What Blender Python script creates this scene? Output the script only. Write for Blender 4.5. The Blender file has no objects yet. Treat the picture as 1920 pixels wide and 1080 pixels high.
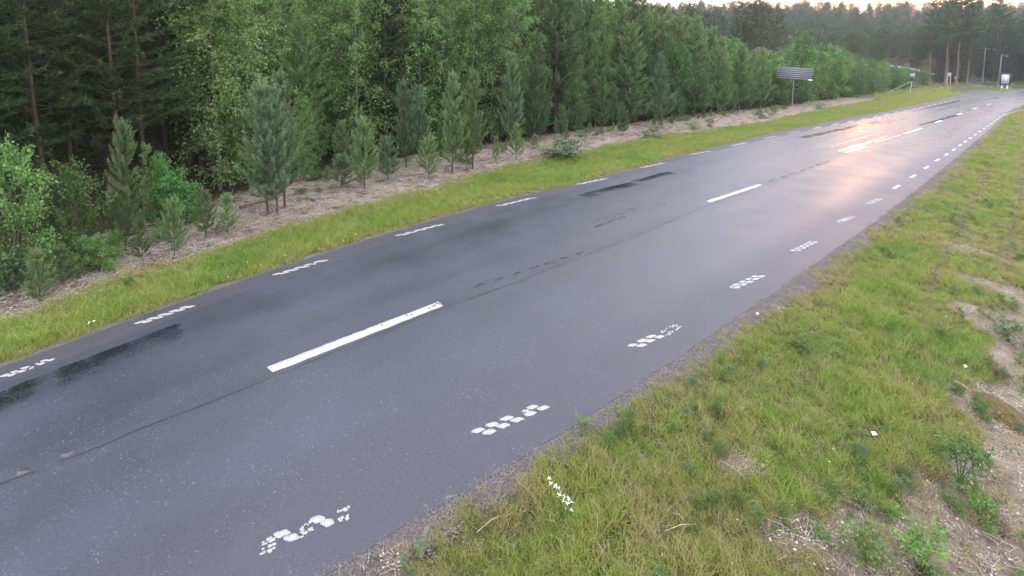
import bpy, math, random
import numpy as np
from mathutils import Vector

scene = bpy.context.scene
COL = scene.collection
R = math.radians

# ---------------------------------------------------------------- camera
CAM_H, F_PX, HOR, PITCH = 4.2, 900.0, 130.0, 0.09
cam_d = bpy.data.cameras.new('camera')
cam = bpy.data.objects.new('camera', cam_d)
COL.objects.link(cam)
cam_d.sensor_width = 36.0
cam_d.lens = F_PX / 1920 * 36.0
PPY = HOR + F_PX * math.tan(PITCH)
cam_d.shift_y = -(540 - PPY) / 1920
cam_d.clip_end = 4000
cam.location = (0, 0, CAM_H)
cam.rotation_euler = (math.pi / 2 - PITCH, 0, 0)
scene.camera = cam

# ---------------------------------------------------------------- sky, sun, exposure
SUN_AZ, SUN_EL = 36.0, 2.7          # degrees right of +Y, and above the horizon
world = bpy.data.worlds.new('World')
scene.world = world
world.use_nodes = True
wt = world.node_tree
wn = wt.nodes
wn.clear()
w_out = wn.new('ShaderNodeOutputWorld')
w_bg = wn.new('ShaderNodeBackground')
sky = wn.new('ShaderNodeTexSky')
sky.sky_type = 'NISHITA'
sky.sun_disc = False
sky.sun_elevation = R(SUN_EL)
sky.sun_rotation = R(SUN_AZ)
sky.dust_density = 4.0
sky.air_density = 1.7
sky.ozone_density = 1.0
# thin high cloud over the whole sky: evens the blue out to a pale lavender grey
w_tc = wn.new('ShaderNodeTexCoord')
w_map = wn.new('ShaderNodeMapping')
w_map.inputs['Scale'].default_value = (1.2, 1.2, 4.0)
w_noise = wn.new('ShaderNodeTexNoise')
w_noise.inputs['Scale'].default_value = 2.2
w_noise.inputs['Detail'].default_value = 6
w_ramp = wn.new('ShaderNodeMapRange')
w_ramp.inputs['From Min'].default_value = 0.3
w_ramp.inputs['From Max'].default_value = 0.7
w_ramp.inputs['To Min'].default_value = 0.80
w_ramp.inputs['To Max'].default_value = 0.95
w_mix = wn.new('ShaderNodeMix')
w_mix.data_type = 'RGBA'
CLOUD = (4.0, 4.05, 4.6, 1)
w_mix.inputs[7].default_value = CLOUD
wl = wt.links
wl.new(w_tc.outputs['Generated'], w_map.inputs['Vector'])
wl.new(w_map.outputs[0], w_noise.inputs['Vector'])
wl.new(w_noise.outputs['Fac'], w_ramp.inputs['Value'])
# the cloud deck thins out low down, all round the horizon
w_sep = wn.new('ShaderNodeSeparateXYZ')
wl.new(w_tc.outputs['Generated'], w_sep.inputs[0])
w_low = wn.new('ShaderNodeMapRange')
w_low.interpolation_type = 'SMOOTHSTEP'
w_low.inputs['From Min'].default_value = 0.02
w_low.inputs['From Max'].default_value = 0.26
w_low.inputs['To Min'].default_value = 0.45
w_low.inputs['To Max'].default_value = 1.0
wl.new(w_sep.outputs['Z'], w_low.inputs['Value'])
w_fac = wn.new('ShaderNodeMath')
w_fac.operation = 'MULTIPLY'
wl.new(w_ramp.outputs[0], w_fac.inputs[0])
wl.new(w_low.outputs[0], w_fac.inputs[1])
wl.new(w_fac.outputs[0], w_mix.inputs[0])
wl.new(sky.outputs[0], w_mix.inputs[6])
wl.new(w_mix.outputs[2], w_bg.inputs['Color'])
w_bg.inputs['Strength'].default_value = 0.15
wl.new(w_bg.outputs[0], w_out.inputs['Surface'])

sun_d = bpy.data.lights.new('sun', 'SUN')
sun = bpy.data.objects.new('sun', sun_d)
COL.objects.link(sun)
sun_d.energy = 0.5
sun_d.angle = R(10)
sun_d.color = (1.0, 0.47, 0.17)
_d = Vector((math.sin(R(SUN_AZ)) * math.cos(R(SUN_EL)), math.cos(R(SUN_AZ)) * math.cos(R(SUN_EL)), math.sin(R(SUN_EL))))
sun.rotation_euler = _d.to_track_quat('Z', 'Y').to_euler()
sun.location = (0, 0, 60)

scene.view_settings.view_transform = 'Standard'
scene.view_settings.look = 'None'
scene.view_settings.gamma = 1
scene.view_settings.use_curve_mapping = False
scene.view_settings.exposure = 2.3

scene.render.engine = 'CYCLES'
scene.cycles.max_bounces = 6
scene.cycles.diffuse_bounces = 3
scene.cycles.glossy_bounces = 3
scene.cycles.transmission_bounces = 3
scene.cycles.use_denoising = True

rng = np.random.default_rng(7)
random.seed(7)

# ---------------------------------------------------------------- road frame and pixel -> ground
TH = R(47.0)
ST, CT = math.sin(TH), math.cos(TH)


def to_tn(x, y):
    return x * ST + y * CT, x * CT - y * ST


def to_xy(t, n):
    return t * ST + n * CT, t * CT - n * ST


def ray(px, py):
    u = (px - 960.0) / F_PX
    v = (PPY - py) / F_PX
    return np.array([u, math.cos(PITCH) + v * math.sin(PITCH), -math.sin(PITCH) + v * math.cos(PITCH)])


def flat(px, py):
    d = ray(px, py)
    k = -CAM_H / d[2]
    return d[0] * k, d[1] * k


def curve(pts, lo_slope, hi_slope, sm=1.2):
    a = np.array(sorted(to_tn(*flat(*p)) for p in pts))
    t = a[:, 0]
    n = a[:, 1]
    tt = np.arange(-40, 420, 0.25)
    v = np.interp(tt, t, n)
    v = np.where(tt < t[0], n[0] + (tt - t[0]) * lo_slope, v)
    v = np.where(tt > t[-1], n[-1] + (tt - t[-1]) * hi_slope, v)
    k = np.exp(-0.5 * (np.arange(-16, 17) * 0.25 / sm) ** 2)
    k /= k.sum()
    vp = np.pad(v, 16, mode='reflect', reflect_type='odd')
    v = np.convolve(vp, k, mode='valid')
    return lambda q: np.interp(q, tt, v)


edgeL = curve([(0, 695), (67, 662), (225, 610), (360, 555), (480, 517), (665, 455), (780, 422), (960, 371), (1110, 339), (1260, 296),
               (1380, 267), (1440, 251), (1500, 239.5), (1566, 226), (1640, 213), (1701, 201), (1771, 185), (1794, 180.5), (1828, 176), (1870, 173)], -0.1, 0.12)
edgeR = curve([(590, 1080), (640, 1053), (793, 970), (902, 900), (1004, 844), (1150, 755), (1209, 718), (1340, 618), (1433, 563), (1562, 470),
               (1636, 420), (1704, 367), (1762, 321.5), (1802, 289), (1850, 247), (1872, 224), (1894, 206), (1920, 195)], 0.05, 0.30)
lineC = curve([(0, 890), (110, 853), (505, 697), (666, 633), (826, 571), (1145, 455), (1328, 379), (1425, 347), (1604, 281), (1712, 246), (1760, 228),
               (1835, 201), (1890, 186)], 0.0, 0.2)
lineL = curve([(3, 709), (103, 671), (255, 609), (366, 571), (513, 517), (616, 486), (744, 443), (831, 420), (967, 379), (1111, 340), (1225, 310), (1315, 287),
               (1386, 270.5), (1444, 258), (1490, 248), (1532, 239.5), (1566, 233), (1594, 227.5), (1619, 223), (1642, 218), (1662, 214), (1720, 203), (1794, 187), (1850, 178)], -0.1, 0.12)
lineR = curve([(480, 1030), (662, 955), (890, 817), (1028, 757), (1184, 653), (1273, 611), (1368, 543), (1430, 515), (1508, 462), (1585, 412), (1639, 378), (1680, 351),
               (1712, 331), (1737, 314), (1757, 300), (1775, 290), (1800, 272.6), (1819, 259), (1850, 238), (1890, 210)], 0.05, 0.25)
grassL = curve([(0, 607), (150, 547), (300, 492), (440, 455), (600, 402), (750, 365), (870, 332), (1000, 302), (1100, 281), (1240, 255), (1350, 240), (1450, 225),
                (1550, 205), (1650, 185), (1720, 172)], -0.1, 0.0)
treeL = curve([(0, 540), (130, 497), (270, 440), (400, 400), (560, 345), (700, 318), (800, 300), (900, 287), (1000, 265), (1200, 236), (1300, 219), (1450, 204),
               (1600, 180), (1700, 165)], -0.1, 0.0)


def smooth(x, a, b):
    s = np.clip((x - a) / (b - a), 0, 1)
    return s * s * (3 - 2 * s)


def vnoise(x, y, seed=0):
    """cheap smooth value noise, -1..1"""
    x = np.asarray(x, float)
    y = np.asarray(y, float)
    xi = np.floor(x).astype(np.int64)
    yi = np.floor(y).astype(np.int64)
    fx = x - xi
    fy = y - yi
    fx = fx * fx * (3 - 2 * fx)
    fy = fy * fy * (3 - 2 * fy)

    def hsh(i, j):
        h = (i * 374761393 + j * 668265263 + seed * 974634777) & 0x7fffffff
        h = ((h ^ (h >> 13)) * 1274126177) & 0x7fffffff
        return ((h ^ (h >> 16)) & 0xffff) / 32767.5 - 1
    return (hsh(xi, yi) * (1 - fx) + hsh(xi + 1, yi) * fx) * (1 - fy) + (hsh(xi, yi + 1) * (1 - fx) + hsh(xi + 1, yi + 1) * fx) * fy


def fbm(x, y, seed=0, o=3):
    a, s, v = 1.0, 0.0, 0.0
    for k in range(o):
        v = v + a * vnoise(x * 2 ** k, y * 2 ** k, seed + k)
        s += a
        a *= 0.5
    return v / s


def terrain(x, y, fine=True):
    x = np.asarray(x, float)
    y = np.asarray(y, float)
    t, n = to_tn(x, y)
    r = n - edgeR(t)
    l = edgeL(t) - n
    z = np.full(np.broadcast(x, y).shape, -0.006)
    near = 1 - smooth(t, 60, 110)
    z = z - (0.13 * np.clip(r - 0.25, 0, 5) + 0.25 * smooth(r, 2.2, 4.2)) * near
    z = z - 0.10 * smooth(l, 0.3, 2.0) + 0.12 * smooth(l, 2.2, 6.0) * near
    hill = np.clip(y - 112, 0, 400)
    z = z + np.where(hill < 30, hill * hill / 60 * 0.10, 0.10 * (hill - 15)) + 0.10 * np.clip(y - 195, 0, 150)
    z = z + 0.05 * np.clip(l - 30, 0, 150) * near
    if fine:
        off = np.maximum(smooth(r, 0.1, 1.0), smooth(l, 0.4, 2.0))
        z = z + off * (0.05 * fbm(x * 0.9, y * 0.9, 3) + 0.025 * fbm(x * 4, y * 4, 9, 2))
    ins = np.minimum(-r, -l)          # >0 under the road
    z = np.where(ins > 0, -0.006 - 0.07 * smooth(ins, 0.16, 0.6), z)
    return z


def ground(px, py):
    d = ray(px, py)
    if d[2] > -0.02:
        k = 200.0
    else:
        k = -CAM_H / d[2]
    for _ in range(40):
        z = float(terrain(d[0] * k, d[1] * k))
        kn = (z - CAM_H) / d[2]
        if kn <= 0 or kn > 600:
            break
        k = 0.5 * k + 0.5 * kn
    return np.array([d[0] * k, d[1] * k, float(terrain(d[0] * k, d[1] * k))])


def pix(x, y, z):
    Y, Z = y, z - CAM_H
    D = Y * math.cos(PITCH) - Z * math.sin(PITCH)
    U = Y * math.sin(PITCH) + Z * math.cos(PITCH)
    return 960 + F_PX * x / D, PPY - F_PX * U / D


# ---------------------------------------------------------------- mesh helpers
def mesh_np(name, V, quads=None, tris=None, attrs=None, smooth_shade=False):
    V = np.asarray(V, np.float32).reshape(-1, 3)
    me = bpy.data.meshes.new(name)
    q = np.zeros((0, 4), np.int32) if quads is None else np.asarray(quads, np.int32).reshape(-1, 4)
    t = np.zeros((0, 3), np.int32) if tris is None else np.asarray(tris, np.int32).reshape(-1, 3)
    me.vertices.add(len(V))
    me.vertices.foreach_set('co', V.ravel())
    nl = q.size + t.size
    me.loops.add(nl)
    me.loops.foreach_set('vertex_index', np.concatenate([q.ravel(), t.ravel()]).astype(np.int32))
    me.polygons.add(len(q) + len(t))
    ls = np.concatenate([np.arange(len(q)) * 4, q.size + np.arange(len(t)) * 3]).astype(np.int32)
    me.polygons.foreach_set('loop_start', ls)
    if smooth_shade:
        me.polygons.foreach_set('use_smooth', np.ones(len(q) + len(t), bool))
    me.update(calc_edges=True)
    for k, (dom, arr) in (attrs or {}).items():
        a = me.attributes.new(k, 'FLOAT', dom)
        a.data.foreach_set('value', np.asarray(arr, np.float32).ravel())
    me.validate()
    return me


def link(name, me, mat=None, parent=None, loc=None):
    o = bpy.data.objects.new(name, me)
    COL.objects.link(o)
    if mat is not None and me is not None and not len(me.materials):
        me.materials.append(mat)
    if parent is not None:
        o.parent = parent
    if loc is not None:
        o.location = loc
    return o


def tag(o, label=None, cat=None, group=None, kind=None):
    if label:
        o['label'] = label
    if cat:
        o['category'] = cat
    if group:
        o['group'] = group
    if kind:
        o['kind'] = kind
    return o


def empty(name, loc, rz=0.0):
    o = bpy.data.objects.new(name, None)
    COL.objects.link(o)
    o.location = loc
    o.rotation_euler = (0, 0, rz)
    return o


class MB:
    def __init__(self):
        self.v, self.q, self.t = [], [], []

    def box(self, c, s, rz=0.0, ry=0.0):
        c = np.array(c, float)
        s = np.array(s, float) / 2
        P = np.array([(i, j, k) for i in (-1, 1) for j in (-1, 1) for k in (-1, 1)]) * s
        ca, sa = math.cos(ry), math.sin(ry)
        P = P @ np.array([[ca, 0, -sa], [0, 1, 0], [sa, 0, ca]])
        ca, sa = math.cos(rz), math.sin(rz)
        P = P @ np.array([[ca, sa, 0], [-sa, ca, 0], [0, 0, 1]])
        b = len(self.v)
        self.v += [tuple(p + c) for p in P]
        for f in ((0, 1, 3, 2), (4, 6, 7, 5), (0, 4, 5, 1), (2, 3, 7, 6), (0, 2, 6, 4), (1, 5, 7, 3)):
            self.q.append([b + i for i in f])
        return self

    def tube(self, pts, rad, sides=7, cap=True):
        pts = [np.array(p, float) for p in pts]
        if not hasattr(rad, '__len__'):
            rad = [rad] * len(pts)
        b = len(self.v)
        for i, p in enumerate(pts):
            d = pts[min(i + 1, len(pts) - 1)] - pts[max(i - 1, 0)]
            d = d / (np.linalg.norm(d) + 1e-9)
            a = np.cross(d, (0, 0, 1.0) if abs(d[2]) < 0.9 else (1.0, 0, 0))
            a /= np.linalg.norm(a)
            c = np.cross(d, a)
            for k in range(sides):
                w = 2 * math.pi * k / sides
                self.v.append(tuple(p + rad[i] * (math.cos(w) * a + math.sin(w) * c)))
        for i in range(len(pts) - 1):
            for k in range(sides):
                k2 = (k + 1) % sides
                self.q.append([b + i * sides + k, b + i * sides + k2, b + (i + 1) * sides + k2, b + (i + 1) * sides + k])
        if cap:
            for row, p in ((0, pts[0]), (len(pts) - 1, pts[-1])):
                ci = len(self.v)
                self.v.append(tuple(p))
                for k in range(sides):
                    k2 = (k + 1) % sides
                    self.t.append([b + row * sides + k, b + row * sides + k2, ci])
        return self

    def poly_prism(self, pts2, z0, z1):
        """convex polygon, extruded"""
        b = len(self.v)
        m = len(pts2)
        self.v += [(p[0], p[1], z0) for p in pts2] + [(p[0], p[1], z1) for p in pts2]
        c = np.mean(np.array(pts2), axis=0)
        ci = len(self.v)
        self.v.append((c[0], c[1], z1))
        for k in range(m):
            k2 = (k + 1) % m
            self.q.append([b + k, b + k2, b + m + k2, b + m + k])
            self.t.append([b + m + k, b + m + k2, ci])
        return self

    def mesh(self, name, smooth_shade=False):
        return mesh_np(name, self.v, self.q or None, self.t or None, smooth_shade=smooth_shade)


# ---------------------------------------------------------------- materials
def new_mat(name):
    m = bpy.data.materials.new(name)
    m.use_nodes = True
    nt = m.node_tree
    return m, nt.nodes, nt.links, nt.nodes['Principled BSDF']


def plain(name, col, rough=0.6, metal=0.0, var=0.15, scale=8.0, spec=0.5):
    m, N, L, B = new_mat(name)
    tc = N.new('ShaderNodeTexCoord')
    no = N.new('ShaderNodeTexNoise')
    no.inputs['Scale'].default_value = scale
    no.inputs['Detail'].default_value = 5
    L.new(tc.outputs['Object'], no.inputs['Vector'])
    mr = N.new('ShaderNodeMapRange')
    mr.inputs['From Min'].default_value = 0.25
    mr.inputs['From Max'].default_value = 0.75
    mr.inputs['To Min'].default_value = 1 - var
    mr.inputs['To Max'].default_value = 1 + var
    L.new(no.outputs['Fac'], mr.inputs['Value'])
    mx = N.new('ShaderNodeMix')
    mx.data_type = 'RGBA'
    mx.blend_type = 'MULTIPLY'
    mx.inputs[0].default_value = 1
    mx.inputs[6].default_value = (*col, 1)
    L.new(mr.outputs[0], mx.inputs[7])
    L.new(mx.outputs[2], B.inputs['Base Color'])
    B.inputs['Roughness'].default_value = rough
    B.inputs['Metallic'].default_value = metal
    B.inputs['Specular IOR Level'].default_value = spec
    return m


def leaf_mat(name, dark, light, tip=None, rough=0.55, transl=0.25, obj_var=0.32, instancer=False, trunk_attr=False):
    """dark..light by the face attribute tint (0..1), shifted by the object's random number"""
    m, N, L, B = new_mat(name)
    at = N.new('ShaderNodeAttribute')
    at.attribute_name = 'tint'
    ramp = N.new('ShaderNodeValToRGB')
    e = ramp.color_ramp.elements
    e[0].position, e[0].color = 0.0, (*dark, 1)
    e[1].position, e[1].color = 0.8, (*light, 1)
    if tip:
        q = e.new(1.0)
        q.color = (*tip, 1)
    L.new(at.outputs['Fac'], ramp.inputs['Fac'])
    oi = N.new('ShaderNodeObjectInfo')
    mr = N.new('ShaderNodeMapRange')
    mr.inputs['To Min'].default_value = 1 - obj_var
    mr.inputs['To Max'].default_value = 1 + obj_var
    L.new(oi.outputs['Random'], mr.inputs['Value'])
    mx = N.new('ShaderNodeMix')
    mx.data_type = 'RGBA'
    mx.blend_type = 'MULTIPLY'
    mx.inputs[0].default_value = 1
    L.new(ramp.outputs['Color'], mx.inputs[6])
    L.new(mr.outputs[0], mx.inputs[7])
    # some trees yellower, some bluer
    hs = N.new('ShaderNodeHueSaturation')
    wn_ = N.new('ShaderNodeTexWhiteNoise')
    wn_.noise_dimensions = '1D'
    L.new(oi.outputs['Random'], wn_.inputs['W'])
    hr = N.new('ShaderNodeMapRange')
    hr.inputs['To Min'].default_value = 0.49
    hr.inputs['To Max'].default_value = 0.53
    L.new(wn_.outputs['Value'], hr.inputs['Value'])
    L.new(hr.outputs[0], hs.inputs['Hue'])
    L.new(mx.outputs[2], hs.inputs['Color'])
    L.new(hs.outputs[0], B.inputs['Base Color'])
    B.inputs['Roughness'].default_value = rough
    B.inputs['Specular IOR Level'].default_value = 0.3
    tr = N.new('ShaderNodeBsdfTranslucent')
    L.new(hs.outputs[0], tr.inputs['Color'])
    ms = N.new('ShaderNodeMixShader')
    ms.inputs[0].default_value = transl
    L.new(B.outputs[0], ms.inputs[1])
    L.new(tr.outputs[0], ms.inputs[2])
    L.new(ms.outputs[0], N['Material Output'].inputs['Surface'])
    return m


def grass_mat(name):
    """colour from the instance attribute tint: 0 straw .. 0.5 olive .. 1 fresh green; blade attribute lighter at the tip"""
    m, N, L, B = new_mat(name)
    at = N.new('ShaderNodeAttribute')
    at.attribute_name = 'tint'
    at.attribute_type = 'INSTANCER'
    ramp = N.new('ShaderNodeValToRGB')
    e = ramp.color_ramp.elements
    e[0].position, e[0].color = 0.0, (0.50, 0.41, 0.28, 1)
    e[1].position, e[1].color = 1.0, (0.18, 0.30, 0.06, 1)
    for p, c in ((0.22, (0.43, 0.35, 0.19)), (0.42, (0.35, 0.345, 0.115)), (0.62, (0.32, 0.375, 0.085)), (0.82, (0.255, 0.36, 0.068))):
        q = e.new(p)
        q.color = (*c, 1)
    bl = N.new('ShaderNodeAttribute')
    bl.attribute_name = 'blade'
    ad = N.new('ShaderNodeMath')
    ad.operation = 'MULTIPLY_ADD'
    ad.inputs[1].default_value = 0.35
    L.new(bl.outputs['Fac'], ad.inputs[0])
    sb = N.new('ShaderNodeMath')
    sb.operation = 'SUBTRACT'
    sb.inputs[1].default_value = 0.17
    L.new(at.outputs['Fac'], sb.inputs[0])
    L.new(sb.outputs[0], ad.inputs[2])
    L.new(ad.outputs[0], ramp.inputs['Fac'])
    L.new(ramp.outputs[0], B.inputs['Base Color'])
    B.inputs['Roughness'].default_value = 0.5
    B.inputs['Specular IOR Level'].default_value = 0.3
    tr = N.new('ShaderNodeBsdfTranslucent')
    L.new(ramp.outputs[0], tr.inputs['Color'])
    ms = N.new('ShaderNodeMixShader')
    ms.inputs[0].default_value = 0.3
    L.new(B.outputs[0], ms.inputs[1])
    L.new(tr.outputs[0], ms.inputs[2])
    L.new(ms.outputs[0], N['Material Output'].inputs['Surface'])
    return m


def bark_mat(name, low, high, zsplit=None, scale=6.0):
    m, N, L, B = new_mat(name)
    tc = N.new('ShaderNodeTexCoord')
    mp = N.new('ShaderNodeMapping')
    mp.inputs['Scale'].default_value = (scale * 2, scale * 2, scale * 0.5)
    L.new(tc.outputs['Object'], mp.inputs['Vector'])
    no = N.new('ShaderNodeTexNoise')
    no.inputs['Scale'].default_value = 1.5
    no.inputs['Detail'].default_value = 6
    no.inputs['Roughness'].default_value = 0.7
    L.new(mp.outputs[0], no.inputs['Vector'])
    ramp = N.new('ShaderNodeValToRGB')
    e = ramp.color_ramp.elements
    e[0].position, e[0].color = 0.35, (*low, 1)
    e[1].position, e[1].color = 0.65, (*high, 1)
    L.new(no.outputs['Fac'], ramp.inputs['Fac'])
    L.new(ramp.outputs[0], B.inputs['Base Color'])
    B.inputs['Roughness'].default_value = 0.85
    bp = N.new('ShaderNodeBump')
    bp.inputs['Strength'].default_value = 0.6
    bp.inputs['Distance'].default_value = 0.02
    L.new(no.outputs['Fac'], bp.inputs['Height'])
    L.new(bp.outputs[0], B.inputs['Normal'])
    return m


def road_material():
    m, N, L, B = new_mat('wet_asphalt')
    tc = N.new('ShaderNodeTexCoord')

    def noise(scale, detail=4, rough=0.55, vec=None):
        n = N.new('ShaderNodeTexNoise')
        n.inputs['Scale'].default_value = scale
        n.inputs['Detail'].default_value = detail
        n.inputs['Roughness'].default_value = rough
        L.new(vec or tc.outputs['Object'], n.inputs['Vector'])
        return n

    def mrange(src, a, b, c, d):
        r = N.new('ShaderNodeMapRange')
        for k, v in zip(('From Min', 'From Max', 'To Min', 'To Max'), (a, b, c, d)):
            r.inputs[k].default_value = v
        L.new(src, r.inputs['Value'])
        return r.outputs[0]

    def math_(op, a, b):
        n = N.new('ShaderNodeMath')
        n.operation = op
        for i, v in enumerate((a, b)):
            if isinstance(v, (int, float)):
                n.inputs[i].default_value = v
            else:
                L.new(v, n.inputs[i])
        return n.outputs[0]

    def attr(nm):
        a = N.new('ShaderNodeAttribute')
        a.attribute_name = nm
        return a.outputs['Fac']

    lane, wet, joint, damp = attr('lane'), attr('wet'), attr('joint'), attr('damp')
    big = noise(0.7, 5)
    fine = noise(110, 4, 0.75)
    grit = noise(34, 6, 0.8)
    wet = mrange(math_('SUBTRACT', math_('MULTIPLY', wet, 1.6), math_('MULTIPLY', grit.outputs['Fac'], 1.3)), 0.0, 1.05, 0, 1)
    vo = N.new('ShaderNodeTexVoronoi')
    vo.inputs['Scale'].default_value = 85
    L.new(tc.outputs['Object'], vo.inputs['Vector'])
    vo2 = N.new('ShaderNodeTexVoronoi')
    vo2.inputs['Scale'].default_value = 42
    L.new(tc.outputs['Object'], vo2.inputs['Vector'])
    # stones of the aggregate: a few pale ones
    sep = N.new('ShaderNodeSeparateColor')
    L.new(vo.outputs['Color'], sep.inputs[0])
    stone = math_('MULTIPLY', mrange(sep.outputs[0], 0.90, 0.97, 0, 1), mrange(vo.outputs['Distance'], 0.5, 0.25, 0, 1))
    sep2 = N.new('ShaderNodeSeparateColor')
    L.new(vo2.outputs['Color'], sep2.inputs[0])
    stone2 = math_('MULTIPLY', mrange(sep2.outputs[1], 0.95, 0.97, 0, 1), mrange(vo2.outputs['Distance'], 0.42, 0.2, 0, 1))
    st = math_('MULTIPLY', math_('MAXIMUM', stone, stone2), mrange(lane, 0, 1, 0.25, 1))
    st = math_('MULTIPLY', st, mrange(noise(2.3, 4).outputs['Fac'], 0.35, 0.65, 0.15, 1.2))
    base = N.new('ShaderNodeMix')
    base.data_type = 'RGBA'
    base.inputs[6].default_value = (0.044, 0.042, 0.052, 1)
    base.inputs[7].default_value = (0.045, 0.048, 0.067, 1)
    L.new(lane, base.inputs[0])
    mul = N.new('ShaderNodeMix')
    mul.data_type = 'RGBA'
    mul.blend_type = 'MULTIPLY'
    mul.inputs[0].default_value = 1
    L.new(base.outputs[2], mul.inputs[6])
    v = math_('MULTIPLY', mrange(big.outputs['Fac'], 0.3, 0.7, 0.85, 1.15), math_('MULTIPLY', mrange(fine.outputs['Fac'], 0.3, 0.7, 0.6, 1.4), mrange(grit.outputs['Fac'], 0.3, 0.7, 0.8, 1.2)))
    v = math_('MULTIPLY', v, mrange(joint, 0, 1, 1.0, 0.4))
    v = math_('MULTIPLY', v, mrange(damp, 0.2, 0.9, 1.1, 0.8))
    v = math_('MULTIPLY', v, mrange(wet, 0, 1, 1.0, 0.22))
    L.new(v, mul.inputs[7])
    ms = N.new('ShaderNodeMix')
    ms.data_type = 'RGBA'
    L.new(math_('MULTIPLY', st, 0.48), ms.inputs[0])
    L.new(mul.outputs[2], ms.inputs[6])
    ms.inputs[7].default_value = (0.34, 0.35, 0.38, 1)
    L.new(ms.outputs[2], B.inputs['Base Color'])
    # wetness
    r = mrange(big.outputs['Fac'], 0.3, 0.7, 0.36, 0.46)
    r = math_('ADD', r, mrange(lane, 0, 1, 0.20, 0.0))
    r = math_('SUBTRACT', r, math_('MULTIPLY', damp, 0.13))
    r = math_('ADD', math_('MULTIPLY', r, math_('SUBTRACT', 1.0, wet)), math_('MULTIPLY', wet, 0.06))
    L.new(r, B.inputs['Roughness'])
    B.inputs['IOR'].default_value = 1.4
    B.inputs['Specular IOR Level'].default_value = 0.75
    bp = N.new('ShaderNodeBump')
    bp.inputs['Distance'].default_value = 0.004
    L.new(mrange(wet, 0, 0.9, 0.38, 0.02), bp.inputs['Strength'])
    hh = math_('ADD', fine.outputs['Fac'], math_('MULTIPLY', vo.outputs['Distance'], 0.8))
    L.new(hh, bp.inputs['Height'])
    L.new(bp.outputs[0], B.inputs['Normal'])
    return m


def ground_material():
    m, N, L, B = new_mat('soil_and_litter')
    tc = N.new('ShaderNodeTexCoord')

    def noise(scale, detail=5, rough=0.6):
        n = N.new('ShaderNodeTexNoise')
        n.inputs['Scale'].default_value = scale
        n.inputs['Detail'].default_value = detail
        n.inputs['Roughness'].default_value = rough
        L.new(tc.outputs['Object'], n.inputs['Vector'])
        return n.outputs['Fac']

    def ramp(src, stops):
        r = N.new('ShaderNodeValToRGB')
        e = r.color_ramp.elements
        e[0].position, e[0].color = stops[0][0], (*stops[0][1], 1)
        e[1].position, e[1].color = stops[-1][0], (*stops[-1][1], 1)
        for p, c in stops[1:-1]:
            q = e.new(p)
            q.color = (*c, 1)
        L.new(src, r.inputs['Fac'])
        return r.outputs[0]

    def mix(fac, a, b):
        x = N.new('ShaderNodeMix')
        x.data_type = 'RGBA'
        L.new(fac, x.inputs[0])
        L.new(a, x.inputs[6])
        L.new(b, x.inputs[7])
        return x.outputs[2]

    def attr(nm):
        a = N.new('ShaderNodeAttribute')
        a.attribute_name = nm
        return a.outputs['Fac']
    n1, n2 = noise(3.0), noise(26, 9, 0.8)
    soil = ramp(n2, [(0.3, (0.05, 0.06, 0.018)), (0.55, (0.10, 0.11, 0.03)), (0.72, (0.19, 0.15, 0.07))])
    dry = ramp(n2, [(0.30, (0.13, 0.095, 0.072)), (0.48, (0.34, 0.28, 0.225)), (0.66, (0.58, 0.51, 0.44))])
    dry2 = ramp(n1, [(0.38, (0.13, 0.085, 0.065)), (0.62, (0.34, 0.275, 0.24))])
    floor_ = ramp(n2, [(0.3, (0.03, 0.028, 0.014)), (0.6, (0.075, 0.06, 0.03)), (0.75, (0.11, 0.08, 0.045))])
    grav = ramp(n2, [(0.3, (0.09, 0.075, 0.065)), (0.5, (0.18, 0.155, 0.14)), (0.7, (0.34, 0.31, 0.285))])
    half = N.new('ShaderNodeMix')
    half.data_type = 'RGBA'
    half.inputs[0].default_value = 0.45
    L.new(dry, half.inputs[6])
    L.new(dry2, half.inputs[7])
    c = mix(attr('dry'), soil, half.outputs[2])
    c = mix(attr('forest'), c, floor_)
    c = mix(attr('gravel'), c, grav)
    L.new(c, B.inputs['Base Color'])
    B.inputs['Roughness'].default_value = 0.9
    B.inputs['Specular IOR Level'].default_value = 0.2
    bp = N.new('ShaderNodeBump')
    bp.inputs['Strength'].default_value = 0.9
    bp.inputs['Distance'].default_value = 0.05
    L.new(n2, bp.inputs['Height'])
    L.new(bp.outputs[0], B.inputs['Normal'])
    return m


M_ROAD = road_material()
M_GROUND = ground_material()
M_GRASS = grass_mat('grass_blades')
M_PAINT = plain('road_paint', (0.50, 0.49, 0.49), 0.65, var=0.42, scale=38)
M_PAINT_EDGE = plain('gritty_road_paint', (0.40, 0.395, 0.40), 0.75, var=0.6, scale=80)
M_PAINT_WORN = plain('worn_road_paint', (0.60, 0.59, 0.60), 0.55, var=0.35, scale=40)
M_GALV = plain('galvanised_steel', (0.13, 0.13, 0.13), 0.55, 0.2, 0.2, 6)
M_ALU = plain('aluminium_sheet', (0.14, 0.15, 0.18), 0.55, 0.2, 0.15, 5)
M_WHITE = plain('white_enamel', (0.78, 0.78, 0.78), 0.4, var=0.04)
M_DARK = plain('dark_frame', (0.03, 0.03, 0.05), 0.5)
M_GREY = plain('grey_print', (0.45, 0.46, 0.47), 0.5, var=0.1)
M_WOODPALE = plain('pale_timber', (0.30, 0.28, 0.21), 0.8, var=0.3, scale=12)
M_BARK_PINE = bark_mat('pine_bark', (0.045, 0.032, 0.025), (0.12, 0.078, 0.055))
M_BARK_FAR = bark_mat('reddish_pine_bark', (0.11, 0.06, 0.038), (0.26, 0.14, 0.085))
M_PINE_FAR = leaf_mat('olive_pine_needles', (0.050, 0.085, 0.030), (0.125, 0.17, 0.065), (0.17, 0.20, 0.09), transl=0.2)
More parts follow.
